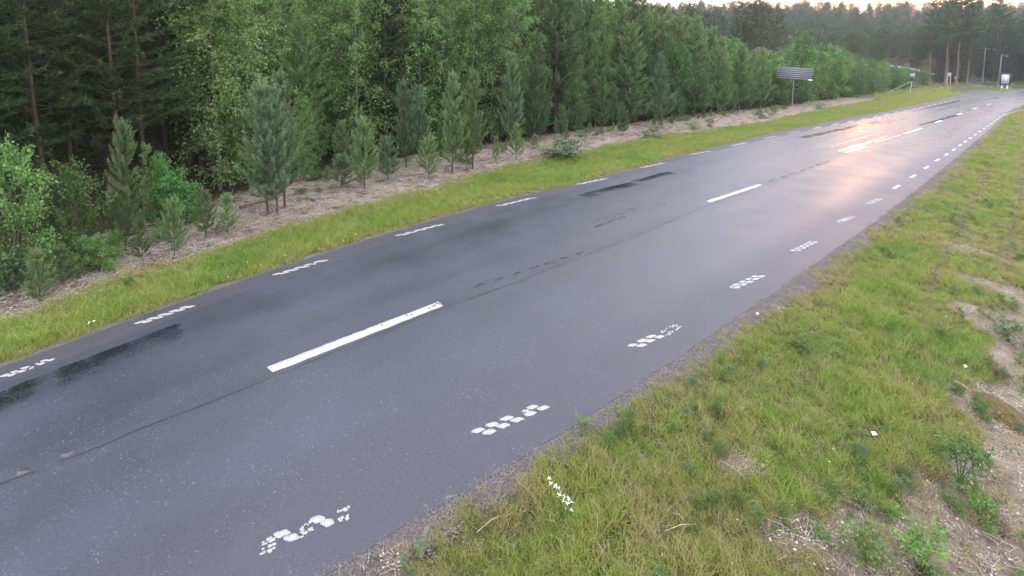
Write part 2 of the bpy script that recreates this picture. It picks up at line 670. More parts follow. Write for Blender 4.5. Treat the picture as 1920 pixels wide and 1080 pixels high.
M_BARK_YOUNG = bark_mat('young_pine_bark', (0.05, 0.042, 0.034), (0.13, 0.10, 0.08))
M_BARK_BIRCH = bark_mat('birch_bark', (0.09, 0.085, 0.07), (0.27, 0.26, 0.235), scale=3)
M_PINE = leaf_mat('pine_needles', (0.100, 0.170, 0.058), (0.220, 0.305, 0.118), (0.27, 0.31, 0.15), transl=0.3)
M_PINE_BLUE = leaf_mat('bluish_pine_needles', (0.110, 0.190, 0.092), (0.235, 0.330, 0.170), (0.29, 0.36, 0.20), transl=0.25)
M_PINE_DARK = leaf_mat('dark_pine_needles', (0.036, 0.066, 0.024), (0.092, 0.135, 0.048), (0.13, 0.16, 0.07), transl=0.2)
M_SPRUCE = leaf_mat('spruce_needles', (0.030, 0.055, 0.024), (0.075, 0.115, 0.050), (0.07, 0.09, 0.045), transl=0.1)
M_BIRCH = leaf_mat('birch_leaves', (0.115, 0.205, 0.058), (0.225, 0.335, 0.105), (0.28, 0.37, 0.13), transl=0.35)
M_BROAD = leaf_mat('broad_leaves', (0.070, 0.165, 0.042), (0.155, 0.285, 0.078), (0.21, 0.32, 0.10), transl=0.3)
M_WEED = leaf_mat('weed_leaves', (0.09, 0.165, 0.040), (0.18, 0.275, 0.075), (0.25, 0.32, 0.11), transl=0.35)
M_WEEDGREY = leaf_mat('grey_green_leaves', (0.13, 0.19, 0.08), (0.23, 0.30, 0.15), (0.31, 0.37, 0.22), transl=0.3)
M_MOSS = plain('red_brown_moss', (0.10, 0.075, 0.025), 0.95, var=0.5, scale=14)
M_HEATHER = leaf_mat('brown_heather', (0.10, 0.055, 0.035), (0.19, 0.115, 0.075), (0.22, 0.15, 0.10), transl=0.15)
M_PETAL = plain('white_petals', (0.80, 0.79, 0.72), 0.6, var=0.05)
M_YELLOW = plain('yellow_petals', (0.70, 0.60, 0.10), 0.6, var=0.1)
M_STICK = plain('dry_stick', (0.34, 0.28, 0.21), 0.85, var=0.3, scale=20)
M_LOG = bark_mat('dead_log', (0.10, 0.08, 0.065), (0.24, 0.20, 0.17))

# ---------------------------------------------------------------- ground
tg = np.unique(np.round(np.concatenate([np.arange(-60, -10, 5.0), np.arange(-10, 30, 0.2), np.arange(30, 75, 0.5), np.arange(75, 140, 1.5),
                                        np.arange(140, 420, 8.0), np.arange(420, 1500, 90.0)]), 3))
ng = np.unique(np.round(np.concatenate([np.arange(-1500, -300, 90.0), np.arange(-300, -60, 8.0), np.arange(-60, -20, 1.5), np.arange(-20, -12, 0.3), np.arange(-12, 3.5, 0.1),
                                        np.arange(3.5, 14, 0.5), np.arange(14, 80, 4.0), np.arange(80, 1400, 80.0)]), 3))
TG, NG = np.meshgrid(tg, ng, indexing='ij')
XG, YG = to_xy(TG, NG)
ZG = terrain(XG, YG)
RR = NG - edgeR(TG)
LL = edgeL(TG) - NG
jag = 0.22 * fbm(XG * 2.2, YG * 2.2, 21) + 0.1 * fbm(XG * 7, YG * 7, 22)
gravel = np.maximum((1 - smooth(RR + jag, 0.14, 0.42)) * (RR > -0.5), (1 - smooth(LL + jag, 0.10, 0.25)) * (LL > -0.5) * 0.8)
gl = grassL(TG)
fl = treeL(TG)
dryL = smooth(gl - NG + 0.5 * fbm(XG, YG, 4), -0.1, 0.35) * (1 - smooth(TG, 75, 95))
patch = smooth(fbm(XG * 0.7, YG * 0.7, 31) + 0.75 * smooth(RR, 2.0, 3.5) * (1 - smooth(TG, 10, 22)), 0.36, 0.56) * (RR > 0.2) * (1 - 0.85 * smooth(TG, 12, 20))
dry = np.clip(np.maximum(dryL, patch * 0.9), 0, 1)
forest = smooth(fl - NG + 0.6 * fbm(XG * 0.8, YG * 0.8, 5), -0.2, 1.2)
forest = np.maximum(forest, smooth(YG, 150, 170))
nt_, nn_ = TG.shape
I = np.arange(nt_ * nn_).reshape(nt_, nn_)
Q = np.stack([I[:-1, :-1], I[1:, :-1], I[1:, 1:], I[:-1, 1:]], -1).reshape(-1, 4)
gm = mesh_np('ground', np.stack([XG, YG, ZG], -1), Q[:, ::-1], attrs={'dry': ('POINT', dry), 'forest': ('POINT', forest), 'gravel': ('POINT', np.clip(gravel, 0, 1))}, smooth_shade=True)
tag(link('ground', gm, M_GROUND), 'grassy verge, litter strip and forest floor beside the road', kind='structure')

# ---------------------------------------------------------------- road
tr_ = np.unique(np.round(np.concatenate([np.arange(-12, 40, 0.12), np.arange(40, 80, 0.3), np.arange(80, 170, 1.0)]), 3))
K = 100
f_ = np.linspace(0, 1, K)
TR = np.repeat(tr_[:, None], K, 1)
el, er = edgeL(tr_), edgeR(tr_)
el = el + 0.018 * fbm(tr_ * 3.7, tr_ * 0, 3) * (tr_ < 60)
er = er + 0.03 * fbm(tr_ * 4.3, tr_ * 0, 5)
NR = el[:, None] * (1 - f_) + er[:, None] * f_
XR, YR = to_xy(TR, NR)
ZR = 0.012 * np.sin(np.pi * f_)[None, :] * np.ones_like(TR)
dl = NR - lineL(TR)
dr = lineR(TR) - NR
lane = smooth(dl, 0.16, 0.22) * (0.62 + 0.38 * smooth(dr, 0.0, 0.9))
cen = np.abs(NR - lineC(TR))
joint = np.exp(-(NR - lineC(TR) - 0.20 - 0.03 * vnoise(TR * 2, TR * 0, 8)) ** 2 / 0.0006) * smooth(fbm(TR * 0.8, NR * 0, 17), -0.3, 0.2) * 0.8
joint = np.maximum(joint, 0.9 * np.exp(-(NR - lineC(TR) + 0.14) ** 2 / 0.0005) * smooth(TR, 40, 46))
# a puddle: along the rut between two photo points, sharp kerb side at n offset, soft to the right
wet = np.zeros_like(TR)


def puddle(p0, p1, width, strength=1.0, soft=0.5, off=0.0):
    global wet
    (t0, n0), (t1, n1) = to_tn(*flat(*p0)), to_tn(*flat(*p1))
    a = (TR - t0) / (t1 - t0)
    nn = n0 + (n1 - n0) * a
    d = NR - nn
    jl = 0.25 * fbm(TR * 1.5, NR * 1.5, 41)
    m = smooth(a, -0.02, 0.06) * (1 - smooth(a + 0.08 * jl, 0.93, 1.03)) * smooth(d, -0.03, 0.02) * (1 - smooth(d + jl * width, width * (1 - soft), width * (1 + soft)))
    br = 0.75 + 0.25 * smooth(fbm(TR * 3, NR * 6, 43), -0.4, 0.1)
    wet = np.maximum(wet, np.clip(m * strength * br, 0, 1))


puddle((-40, 752), (78, 703), 0.62, 1.0, 0.95)
puddle((92, 697), (347, 600), 0.60, 1.0, 0.95)
puddle((1076, 367), (1185, 340), 0.55, 1.0, 0.9)
puddle((1180, 340), (1252, 321), 0.45, 1.0, 0.9)
puddle((1095, 420), (1185, 388), 0.40, 0.62, 0.9)
puddle((1108, 428), (1172, 404), 0.14, 1.0, 0.7)
puddle((1204, 394), (1250, 379), 0.12, 0.8, 0.5)
puddle((1128, 458), (1146, 452), 0.10, 0.95, 0.4)
puddle((1156, 445), (1178, 439), 0.10, 0.95, 0.4)
puddle((1288, 307), (1304, 302), 0.15, 0.5, 0.5)
puddle((1488, 259), (1640, 228), 0.60, 0.95, 0.4)
puddle((1560, 251), (1705, 219), 0.55, 0.7, 0.5)
puddle((1560, 285), (1700, 243), 0.35, 0.9, 0.4)
puddle((1540, 278), (1690, 236), 0.22, 0.75, 0.4)
puddle((1715, 236), (1800, 213), 0.35, 0.9, 0.5)
puddle((1690, 212), (1800, 188), 0.6, 0.7, 0.6)
wet = np.where(lane > 0.02, wet, 0)
joint = np.maximum(joint, 0.42 * np.exp(-((NR - lineC(TR) - 0.06) / 0.30) ** 2) * smooth(fbm(TR * 0.5, NR * 2, 19), -0.5, 0.2))
track = np.zeros_like(TR)
for fr, sg in ((0.2, 0.05), (0.40, 0.05), (0.62, 0.045), (0.82, 0.05)):
    track += np.exp(-((f_[None, :] - fr) / sg) ** 2)
damp = np.clip(lane * (0.35 + 0.5 * track) * (0.75 + 0.4 * fbm(TR * 0.25, NR * 1.6, 51)) + 0.5 * smooth(TR, 30, 45) * lane, 0, 1)
n1_, n2_ = TR.shape
I = np.arange(n1_ * n2_).reshape(n1_, n2_)
Q = np.stack([I[:-1, :-1], I[:-1, 1:], I[1:, 1:], I[1:, :-1]], -1).reshape(-1, 4)
V = np.stack([XR, YR, ZR], -1).reshape(-1, 3)
A = {'lane': lane.ravel(), 'wet': wet.ravel(), 'joint': np.clip(joint, 0, 1).ravel(), 'damp': damp.ravel()}
# side skirts down into the ground
for col, flip in ((0, False), (K - 1, True)):
    b = len(V)
    S0 = V.reshape(-1, 3)[I[:, col]]
    S = S0 + np.array([(-1 if col == 0 else 1) * 0.03 * CT, (1 if col == 0 else -1) * 0.03 * ST, -0.03])
    V = np.concatenate([V, S0, S])
    i0 = np.arange(b, b + n1_)
    j = i0 + n1_
    q = np.stack([i0[:-1], i0[1:], j[1:], j[:-1]], -1)
    if flip:
        q = q[:, ::-1]
    q = q if col else q[:, ::-1]
    q = q[:, ::-1]
    Q = np.concatenate([Q, q])
    for k in A:
        e_ = A[k][I[:, col]] * (0 if k != 'joint' else 1)
        A[k] = np.concatenate([A[k], e_, e_])
rm = mesh_np('road', V, Q, attrs={k: ('POINT', v) for k, v in A.items()}, smooth_shade=True)
road = tag(link('road', rm, M_ROAD), 'wet grey two lane asphalt road with puddles in its ruts', kind='structure')


def road_z(t, n):
    f = (n - edgeL(t)) / (edgeR(t) - edgeL(t))
    return 0.012 * math.sin(math.pi * min(max(f, 0), 1))


def strip_pts(p0, p1, width, s0, s1, v0, v1, zoff):
    """corners of the patch s0..s1 along, v0..v1 across (0..1) of the dash from p0 to p1 in world xy"""
    d = np.array(p1) - np.array(p0)
    L = np.hypot(*d)
    d = d / L
    nrm = np.array([d[1], -d[0]])
    return [np.array(p0) + d * L * s + nrm * width * (v - 0.5) for s, v in ((s0, v0), (s1, v0), (s1, v1), (s0, v1))]


def dash_block(mb, p0, p1, width, s0, s1, v0, v1, jitter, z, slant=0.0):
    """a ragged blob of thermoplastic; slant pushes the right hand side forward"""
    d = np.array(p1) - np.array(p0)
    L = np.hypot(*d)
    u = d / L
    nrm = np.array([u[1], -u[0]])
    sc, vc, sh, vh = (s0 + s1) / 2, (v0 + v1) / 2, (s1 - s0) / 2, (v1 - v0) / 2
    pts = []
    for k in range(14):
        a = 2 * math.pi * k / 14
        c, q = math.cos(a), math.sin(a)
        m = (abs(c) ** 5 + abs(q) ** 5) ** (-1 / 5) * (1 + rng.uniform(-jitter, jitter * 0.5))
        v = vc + vh * q * m
        t = sc + sh * c * m + slant * (v - vc)
        pts.append(np.array(p0) + u * L * t + nrm * width * (v - 0.5))
    mb.poly_prism(pts, z - 0.004, z + 0.003 + rng.uniform(0, 0.0016))


def rib_dash(p0, p1, width, wear, name='edge_line_dash'):
    tm, nm = to_tn((p0[0] + p1[0]) / 2, (p0[1] + p1[1]) / 2)
    z = road_z(tm, nm) + 0.003
    mb = MB()
    nb = 5
    for i in range(nb):
        for row in (0, 1):
            if rng.random() < wear:
                # worn: a few specks are left
                for _ in range(6):
                    s = (i + rng.uniform(0.1, 0.8)) / nb
                    v = 0.5 * row + rng.uniform(0.05, 0.4)
                    dash_block(mb, p0, p1, width, s, s + rng.uniform(0.02, 0.06), v, v + rng.uniform(0.08, 0.22), 0.5, z)
                continue
            s0 = (i + (0.52 if row else 0.0)) / (nb + 0.4)
            s1 = s0 + rng.uniform(0.62, 0.80) / (nb + 0.4)
            dash_block(mb, p0, p1, width, s0, s1, row * 0.5 - 0.01, row * 0.5 + rng.uniform(0.42, 0.50), 0.16, z, 0.13)
    return link(name, mb.mesh(name), M_PAINT_EDGE, road)


def flat_pt(p):
    return np.array(flat(*p))


Ldash = [((3, 709), (103, 671)), ((255, 609), (366, 571)), ((513, 517), (616, 486)), ((744, 443), (831, 420)), ((932, 387), (1004, 370)), ((1083, 346), (1140, 334)),
         ((1202, 315), (1248, 305)), ((1295, 290), (1334, 283)), ((1370, 274), (1402, 267)), ((1431, 260), (1457, 255)), ((1479, 250), (1502, 246))]
Rdash = [((480, 1030), (662, 955)), ((890, 817), (1028, 757)), ((1184, 653), (1273, 611)), ((1368, 543), (1430, 515)), ((1488, 472), (1529, 452)), ((1569, 418.5), (1600, 405.5)),
         ((1628, 383), (1650, 372.5))]
for i, (a, b) in enumerate(Ldash):
    p0, p1 = flat_pt(a), flat_pt(b)
    o = rib_dash(p0, p1, 0.13, (0.22, 0.06, 0.04, 0.03)[i] if i < 4 else 0.0)
for i, (a, b) in enumerate(Rdash):
    o = rib_dash(flat_pt(a), flat_pt(b), 0.16, (0.62, 0.10, 0.28, 0.12, 0.05, 0.25, 0.2)[i])
    if i == 0:
        o['label'] = 'mostly worn away white edge line dash nearest the camera'


def plain_dash(t0, t1, fn, width, name):
    mb = MB()
    m = 5 if t1 - t0 > 1.6 else 2
    v = []
    for k in range(m + 1):
        t = t0 + (t1 - t0) * k / m
        n = float(fn(t))
        v.append((t, n))
    for k in range(m):
        for (ta, na), (tb, nb_) in ((v[k], v[k + 1]),):
            z = road_z((ta + tb) / 2, na) + 0.004
            pts = [to_xy(ta, na - width / 2), to_xy(tb, nb_ - width / 2), to_xy(tb, nb_ + width / 2), to_xy(ta, na + width / 2)]
            mb.poly_prism(pts, z - 0.004, z + 0.004)
    return link(name, mb.mesh(name), M_PAINT, road)


def tn_mid(p):
    return to_tn(*flat(*p))


tL = [tn_mid(p)[0] for p in ((1532, 239.5), (1565.6, 233), (1594.5, 227.5), (1619, 223), (1642, 218), (1662, 214))]
while tL[-1] < 112:
    tL.append(tL[-1] + 3.3)
for t in tL:
    plain_dash(t - 0.70, t + 0.70, lineL, 0.12, 'edge_line_dash')
tR = [tn_mid(p)[0] for p in ((1680.5, 351), (1712, 331), (1737, 314), (1757, 300.4), (1774.6, 290), (1788.8, 280.7), (1800, 272.6), (1810.6, 265.6), (1819.4, 259))]
while tR[-1] < 62:
    tR.append(tR[-1] + 2.4)
for i, t in enumerate(tR):
    plain_dash(t - 0.42, t + 0.42, lineR, 0.115, 'edge_line_dash')
plain_dash(tR[-1] + 0.8, tR[-1] + 40, lineR, 0.09, 'edge_line')

# centre line dashes, slightly raised above a dark joint
for i, (a, b, w) in enumerate((((506, 695), (826, 571), 0.20), ((1328, 379), (1425, 347), 0.19), ((1585, 286.5), (1623.6, 275), 0.19), ((1694.7, 251.5), (1728.6, 240.6), 0.2))):
    p0, p1 = flat_pt(a), flat_pt(b)
    mb = MB()
    m = 10
    z = road_z(*to_tn(*((p0 + p1) / 2))) + 0.004
    m = 24
    rows = []
    for k in range(m + 1):
        c = strip_pts(p0, p1, w, k / m, k / m, rng.uniform(0, 0.09), 1 - rng.uniform(0, 0.09), z)
        e_ = 0.012 * (rng.random() - 0.5) if k in (0, m) else 0
        dv = (np.array(p1) - np.array(p0)) * e_
        rows.append((c[0] + dv, c[2] - dv))
    for a_, b_ in rows:
        mb.v += [(a_[0], a_[1], z - 0.004), (a_[0], a_[1], z + 0.004), (b_[0], b_[1], z + 0.004), (b_[0], b_[1], z - 0.004)]
    for k in range(m):
        for j in range(3):
            mb.q.append([4 * k + j, 4 * (k + 1) + j, 4 * (k + 1) + j + 1, 4 * k + j + 1])
    mb.q.append([0, 1, 2, 3])
    mb.q.append([4 * m + 3, 4 * m + 2, 4 * m + 1, 4 * m])
    o = link('centre_line_dash', mb.mesh('centre_line_dash'), M_PAINT, road)
    if i == 0:
        # patches where the paint has worn through, dark asphalt showing
        mw = MB()
        for s, v, l_ in ((0.94, 0.5, 0.03), (0.97, 0.35, 0.025), (0.78, 0.55, 0.02), (0.755, 0.4, 0.018), (0.6, 0.4, 0.01), (0.905, 0.62, 0.015), (0.985, 0.6, 0.012)):
            dash_block(mw, p0, p1, w, s, s + l_, v - 0.1, v + 0.08, 0.5, z + 0.0042)
        link('worn_patch', mw.mesh('worn_patch'), plain('bare_asphalt_in_paint', (0.12, 0.12, 0.13), 0.6), o)
for k in range(4):
    t0 = tn_mid((1753.7, 230))[0] + 10.0 * k
    plain_dash(t0, t0 + 2.6, lineC, 0.24, 'centre_line_dash')
# long worn stretch of paint between two centre dashes
for a, b in (((1640, 269), (1690, 253)),):
    p0, p1 = flat_pt(a), flat_pt(b)
    mb = MB()
    for k in range(14):
        s = k / 14 + rng.uniform(0, 0.02)
        dash_block(mb, p0, p1, 0.14, s, s + rng.uniform(0.03, 0.06), rng.uniform(0, 0.3), rng.uniform(0.6, 1), 0.2, 0.016)
    link('worn_centre_line', mb.mesh('worn_centre_line'), M_PAINT_WORN, road)


# the seam between the two lanes, and the ghosts of ground-off marks along it
M_TAR = plain('dark_bitumen', (0.032, 0.032, 0.039), 0.45, var=0.3, scale=30)
mb = MB()
tq = -1.0
while tq < 60:
    ln = rng.uniform(0.5, 2.6)
    if rng.random() < 0.72:
        ks = int(ln / 0.2) + 2
        b0 = len(mb.v)
        for k in range(ks):
            t = tq + ln * k / (ks - 1)
            n = float(lineC(t)) + 0.17 + 0.035 * float(vnoise(t * 2.3, 0.5, 8)) + 0.015 * float(vnoise(t * 9, 0.5, 9))
            wd = 0.5 * (0.012 + 0.02 * rng.random()) * math.sin(math.pi * (0.08 + 0.84 * k / (ks - 1)))
            z = road_z(t, n) + 0.0035
            for q in (-wd, wd):
                x_, y_ = to_xy(t, n + q)
                mb.v.append((x_, y_, z))
        for k in range(ks - 1):
            i = b0 + 2 * k
            mb.q.append([i, i + 2, i + 3, i + 1])
    tq += ln + rng.uniform(0.0, 0.5)
link('lane_seam', mb.mesh('lane_seam'), M_TAR, road)
M_GHOST_DARK = plain('ground_off_asphalt', (0.038, 0.038, 0.047), 0.42, var=0.35, scale=30)
M_GHOST_SHEEN = plain('ground_off_sky_sheen', (0.075, 0.074, 0.086), 0.34, var=0.25, scale=30)  # nearest old marks: sky reflection put into a paler colour
for (a, b), mat, nq in ((((20, 896), (150, 842)), M_GHOST_SHEEN, 3), (((850, 552), (1100, 472)), M_GHOST_DARK, 8), (((1440, 342), (1560, 300)), M_GHOST_DARK, 7)):
    p0, p1 = flat_pt(a), flat_pt(b)
    for k in range(nq):
        if rng.random() < 0.15:
            continue
        mb = MB()
        s0 = (k + rng.uniform(0.05, 0.2)) / nq
        z = road_z(*to_tn(*(p0 + (p1 - p0) * s0)))
        dash_block(mb, p0, p1, 0.17, s0, s0 + rng.uniform(0.5, 0.7) / nq, 0.05 + rng.uniform(0, 0.2), rng.uniform(0.75, 1), 0.45, z - 0.0032)
        link('ground_off_mark', mb.mesh('ground_off_mark'), mat, road)


# paved lay-by and the side road that climbs behind the young trees
def sheet(name, left, right, z, mat, label, m=40):
    def res(P):
        P = np.array(P, float)
        s = np.concatenate([[0], np.cumsum(np.linalg.norm(np.diff(P, axis=0), axis=1))])
        q = np.linspace(0, s[-1], m)
        return np.stack([np.interp(q, s, P[:, k]) for k in range(P.shape[1])], 1)
    Lp, Rp = res(left), res(right)
    c = 7
    G = np.stack([Lp * (1 - w) + Rp * w for w in np.linspace(0, 1, c)], 1)
    zz = terrain(G[..., 0], G[..., 1], fine=False) + z
    V = np.stack([G[..., 0], G[..., 1], zz], -1)
    I = np.arange(m * c).reshape(m, c)
    Q = np.stack([I[:-1, :-1], I[:-1, 1:], I[1:, 1:], I[1:, :-1]], -1).reshape(-1, 4)
    one = np.ones(m * c)
    me = mesh_np(name, V, Q, attrs={'lane': ('POINT', one * 0.6), 'damp': ('POINT', one * 0.4), 'wet': ('POINT', one * 0), 'joint': ('POINT', one * 0)}, smooth_shade=True)
    return tag(link(name, me, mat), label, kind='structure')


sheet('parking_bay', [flat(*p) for p in ((1790, 177), (1787, 168.5), (1806, 165.5), (1835, 167), (1872, 171))],
      [flat(*p) for p in ((1797, 181), (1815, 178.5), (1828, 177), (1850, 175), (1875, 173.5))], 0.03, M_ROAD, 'paved lay-by opening off the far left side of the road')
side_c = [(118, 108), (123, 122), (131, 140), (138, 160), (143, 185), (146, 215)]
sheet('side_road', [(x - 2.6, y) for x, y in side_c], [(x + 2.6, y) for x, y in side_c], 0.06, M_ROAD, 'narrow side road climbing away behind the young trees')

# ---------------------------------------------------------------- instanced ground cover (stuff)
def blade_clump(name, nb, h, spread, width, lean, segs=3, mat=None, seed=0):
    g = np.random.default_rng(seed)
    V, T, A = [], [], []
    for _ in range(nb):
        a = g.uniform(0, 2 * math.pi)
        r = spread * math.sqrt(g.random())
        base = np.array([r * math.cos(a), r * math.sin(a), -0.02])
        az = g.uniform(0, 2 * math.pi)
        d = np.array([math.cos(az), math.sin(az), 0])
        hh = h * g.uniform(0.45, 1.1)
        le = lean * g.uniform(0.3, 1.4) * hh
        w = width * g.uniform(0.7, 1.3)
        fa = g.uniform(0, math.pi)
        sd = np.array([math.cos(fa), math.sin(fa), 0])
        b = len(V)
        tint = g.random()
        for s in range(segs + 1):
            u = s / segs
            p = base + d * le * u * u + np.array([0, 0, hh * (u - 0.25 * lean * u * u)])
            if s == segs:
                V.append(p)
            else:
                ww = w * (1 - 0.55 * u)
                V += [p - sd * ww / 2, p + sd * ww / 2]
        for s in range(segs - 1):
            i = b + 2 * s
            T += [(i, i + 1, i + 3), (i, i + 3, i + 2)]
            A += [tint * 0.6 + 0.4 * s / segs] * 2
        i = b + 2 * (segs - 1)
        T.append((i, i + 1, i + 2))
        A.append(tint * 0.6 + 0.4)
    me = mesh_np(name, np.array(V), None, T, attrs={'blade': ('FACE', A)})
    me.materials.append(mat or M_GRASS)
    return me


def scatter(name, pts, rots, scl, pick, tint, meshes, label):
    src = bpy.data.collections.new(name + '_sources')
    for k, me in enumerate(meshes):
        src.objects.link(bpy.data.objects.new('%s_source_%02d' % (name, k), me))
    me = bpy.data.meshes.new(name)
    n = len(pts)
    me.vertices.add(n)
    me.vertices.foreach_set('co', np.asarray(pts, np.float32).ravel())
    a = me.attributes.new('rot', 'FLOAT_VECTOR', 'POINT')
    a.data.foreach_set('vector', np.asarray(rots, np.float32).ravel())
    a = me.attributes.new('scl', 'FLOAT', 'POINT')
    a.data.foreach_set('value', np.asarray(scl, np.float32))
    a = me.attributes.new('pick', 'INT', 'POINT')
    a.data.foreach_set('value', np.asarray(pick, np.int32))
    a = me.attributes.new('tint', 'FLOAT', 'POINT')
    a.data.foreach_set('value', np.asarray(tint, np.float32))
    o = link(name, me)
    tag(o, label, kind='stuff')
    ng = bpy.data.node_groups.new(name + '_scatter', 'GeometryNodeTree')
    ng.interface.new_socket('Geometry', in_out='INPUT', socket_type='NodeSocketGeometry')
    ng.interface.new_socket('Geometry', in_out='OUTPUT', socket_type='NodeSocketGeometry')
    N, L = ng.nodes, ng.links
    gi, go = N.new('NodeGroupInput'), N.new('NodeGroupOutput')
    iop = N.new('GeometryNodeInstanceOnPoints')
    ci = N.new('GeometryNodeCollectionInfo')
    ci.inputs['Collection'].default_value = src
    ci.inputs['Separate Children'].default_value = True
    ci.inputs['Reset Children'].default_value = True

    def na(nm, typ):
        x = N.new('GeometryNodeInputNamedAttribute')
        x.data_type = typ
        x.inputs['Name'].default_value = nm
        return x.outputs['Attribute']
    er_ = N.new('FunctionNodeEulerToRotation')
    L.new(na('rot', 'FLOAT_VECTOR'), er_.inputs[0])
    L.new(gi.outputs[0], iop.inputs['Points'])
    L.new(ci.outputs[0], iop.inputs['Instance'])
    iop.inputs['Pick Instance'].default_value = True
    L.new(na('pick', 'INT'), iop.inputs['Instance Index'])
    L.new(er_.outputs[0], iop.inputs['Rotation'])
    L.new(na('scl', 'FLOAT'), iop.inputs['Scale'])
    L.new(iop.outputs[0], go.inputs[0])
    md = o.modifiers.new('scatter', 'NODES')
    md.node_group = ng
    return o


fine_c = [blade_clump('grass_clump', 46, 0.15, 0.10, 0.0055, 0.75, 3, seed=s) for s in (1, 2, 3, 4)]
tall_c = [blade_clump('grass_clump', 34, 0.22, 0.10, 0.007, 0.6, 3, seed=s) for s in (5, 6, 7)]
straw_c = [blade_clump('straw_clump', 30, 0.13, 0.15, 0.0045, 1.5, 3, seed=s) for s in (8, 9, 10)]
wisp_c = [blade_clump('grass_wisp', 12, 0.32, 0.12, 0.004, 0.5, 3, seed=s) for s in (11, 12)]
def twig_clump(seed, mat):
    g = np.random.default_rng(seed)
    mb = MB()
    for _ in range(12):
        a = g.uniform(0, 6.28)
        p = np.array([g.normal(0, 0.14), g.normal(0, 0.14), g.uniform(0.0, 0.03)])
        l_ = g.uniform(0.06, 0.24)
        mb.tube([p, p + np.array([math.cos(a) * l_, math.sin(a) * l_, g.uniform(-0.01, 0.03)])], [0.006, 0.003], 3, cap=False)
    for _ in range(9):
        a = g.uniform(0, 6.28)
        p = np.array([g.normal(0, 0.16), g.normal(0, 0.16), 0.012])
        b = len(mb.v)
        r_ = g.uniform(0.012, 0.035)
        mb.v += [tuple(p + np.array([r_ * math.cos(a + k * 2.1), r_ * math.sin(a + k * 2.1), g.uniform(-0.004, 0.014)])) for k in range(3)]
        mb.t.append([b, b + 1, b + 2])
    me = mb.mesh('twig_clump')
    me.materials.append(mat)
    return me


M_TWIG = plain('dark_twigs', (0.10, 0.07, 0.055), 0.9, var=0.4, scale=9)
M_TWIGPALE = plain('bleached_twigs', (0.55, 0.48, 0.41), 0.9, var=0.3, scale=9)
ALLC = fine_c + tall_c + straw_c + wisp_c + [twig_clump(1, M_TWIG), twig_clump(2, M_TWIGPALE), twig_clump(3, M_TWIGPALE)]     # 0-3 fine, 4-6 tall, 7-9 straw, 10-11 wisps


def in_view(x, y, z, m=60):
    px, py = pix(x, y, z)
    return (px > -m) & (px < 1920 + m) & (py > -m) & (py < 1080 + 2 * m) & (y > 0.5)


def bank_points():
    T_, N_ = [], []
    for t0, t1, dens in ((-2, 6, 240), (6, 12, 200), (12, 22, 110), (22, 40, 60), (40, 75, 34)):
        w = 6.5
        k = int((t1 - t0) * w * dens)
        t = rng.uniform(t0, t1, k)
        n = edgeR(t) + 0.05 + rng.uniform(0, w, k)
        T_.append(t)
        N_.append(n)
    t, n = np.concatenate(T_), np.concatenate(N_)
    x, y = to_xy(t, n)
    z = terrain(x, y)
    r = n - edgeR(t)
    keep = in_view(x, y, z)
    t, n, x, y, z, r = (q[keep] for q in (t, n, x, y, z, r))
    jag = 0.22 * fbm(x * 2.2, y * 2.2, 21) + 0.1 * fbm(x * 7, y * 7, 22)
    keep = (r + jag > 0.20) | ((r + jag > 0.04) & (rng.random(len(r)) < 0.16))
    bare = smooth(fbm(x * 0.7, y * 0.7, 31) + 0.75 * smooth(r, 2.0, 3.5) * (1 - smooth(t, 10, 22)), 0.36, 0.56) * (1 - 0.7 * smooth(t, 12, 20))
    thin = smooth(fbm(x * 2.6, y * 2.6, 71), 0.15, 0.55)
    keep &= rng.random(len(r)) > np.maximum(bare * 0.35, thin * 0.45)
    t, x, y, z, r, bare = (q[keep] for q in (t, x, y, z, r, bare))
    return t, x, y, z, r, bare


t, x, y, z, r, bare = bank_points()
k = len(t)
patchy = fbm(x * 0.55, y * 0.55, 61) * 0.55 + fbm(x * 1.8, y * 1.8, 62) * 0.35
tint = np.clip(0.68 + patchy * 0.74 - 0.75 * bare - 0.18 * (r < 0.6) + rng.normal(0, 0.08, k), 0.0, 1.0)
# an old wheel track pressed into the bank further on
def track_curve(P):
    a = np.array(sorted(to_tn(*ground(*p)[:2]) for p in P))
    return np.interp(t, a[:, 0], a[:, 1])


nb_ = r + edgeR(t)
trk = np.exp(-((nb_ - track_curve([(1770, 480), (1800, 425), (1835, 360), (1862, 300), (1885, 265), (1905, 240)])) / 0.10) ** 2) * smooth(t, 10.5, 13)
trk = np.maximum(trk, np.exp(-((nb_ - track_curve([(1885, 560), (1895, 470), (1908, 390), (1915, 330)])) / 0.12) ** 2) * smooth(t, 8, 11) * 0.9)
tint = np.clip(tint - 0.55 * trk, 0.05, 1)
tint = np.where(rng.random(k) < 0.21, rng.uniform(0.02, 0.32, k), tint)
tall = fbm(x * 1.1, y * 1.1, 64)
pick = np.where(tint < 0.25, 7 + rng.integers(0, 3, k), np.where(tall > 0.15, 4 + rng.integers(0, 3, k), rng.integers(0, 4, k)))
wsp = rng.random(k) < 0.08
pick = np.where(wsp, 10 + rng.integers(0, 2, k), pick)
tint = np.where(wsp, rng.uniform(0.05, 0.5, k), tint)
pick = np.where((bare > 0.5) & (rng.random(k) < 0.45), 12 + rng.integers(0, 3, k), pick)
scl = 0.86 * (0.75 + 0.35 * rng.random(k) + 0.25 * np.clip(tall, -0.5, 1)) * (1 + 0.25 * smooth(t, 15, 40)) * (1 - 0.4 * trk) * (0.65 + 0.35 * smooth(r, 0.1, 0.8))
scl = np.where(pick >= 12, 0.28 + 0.3 * rng.random(k), scl)
az = rng.uniform(0, 6.28, k)
rot = np.stack([rng.normal(0.0, 0.16, k), rng.normal(0.0, 0.16, k), az], 1)
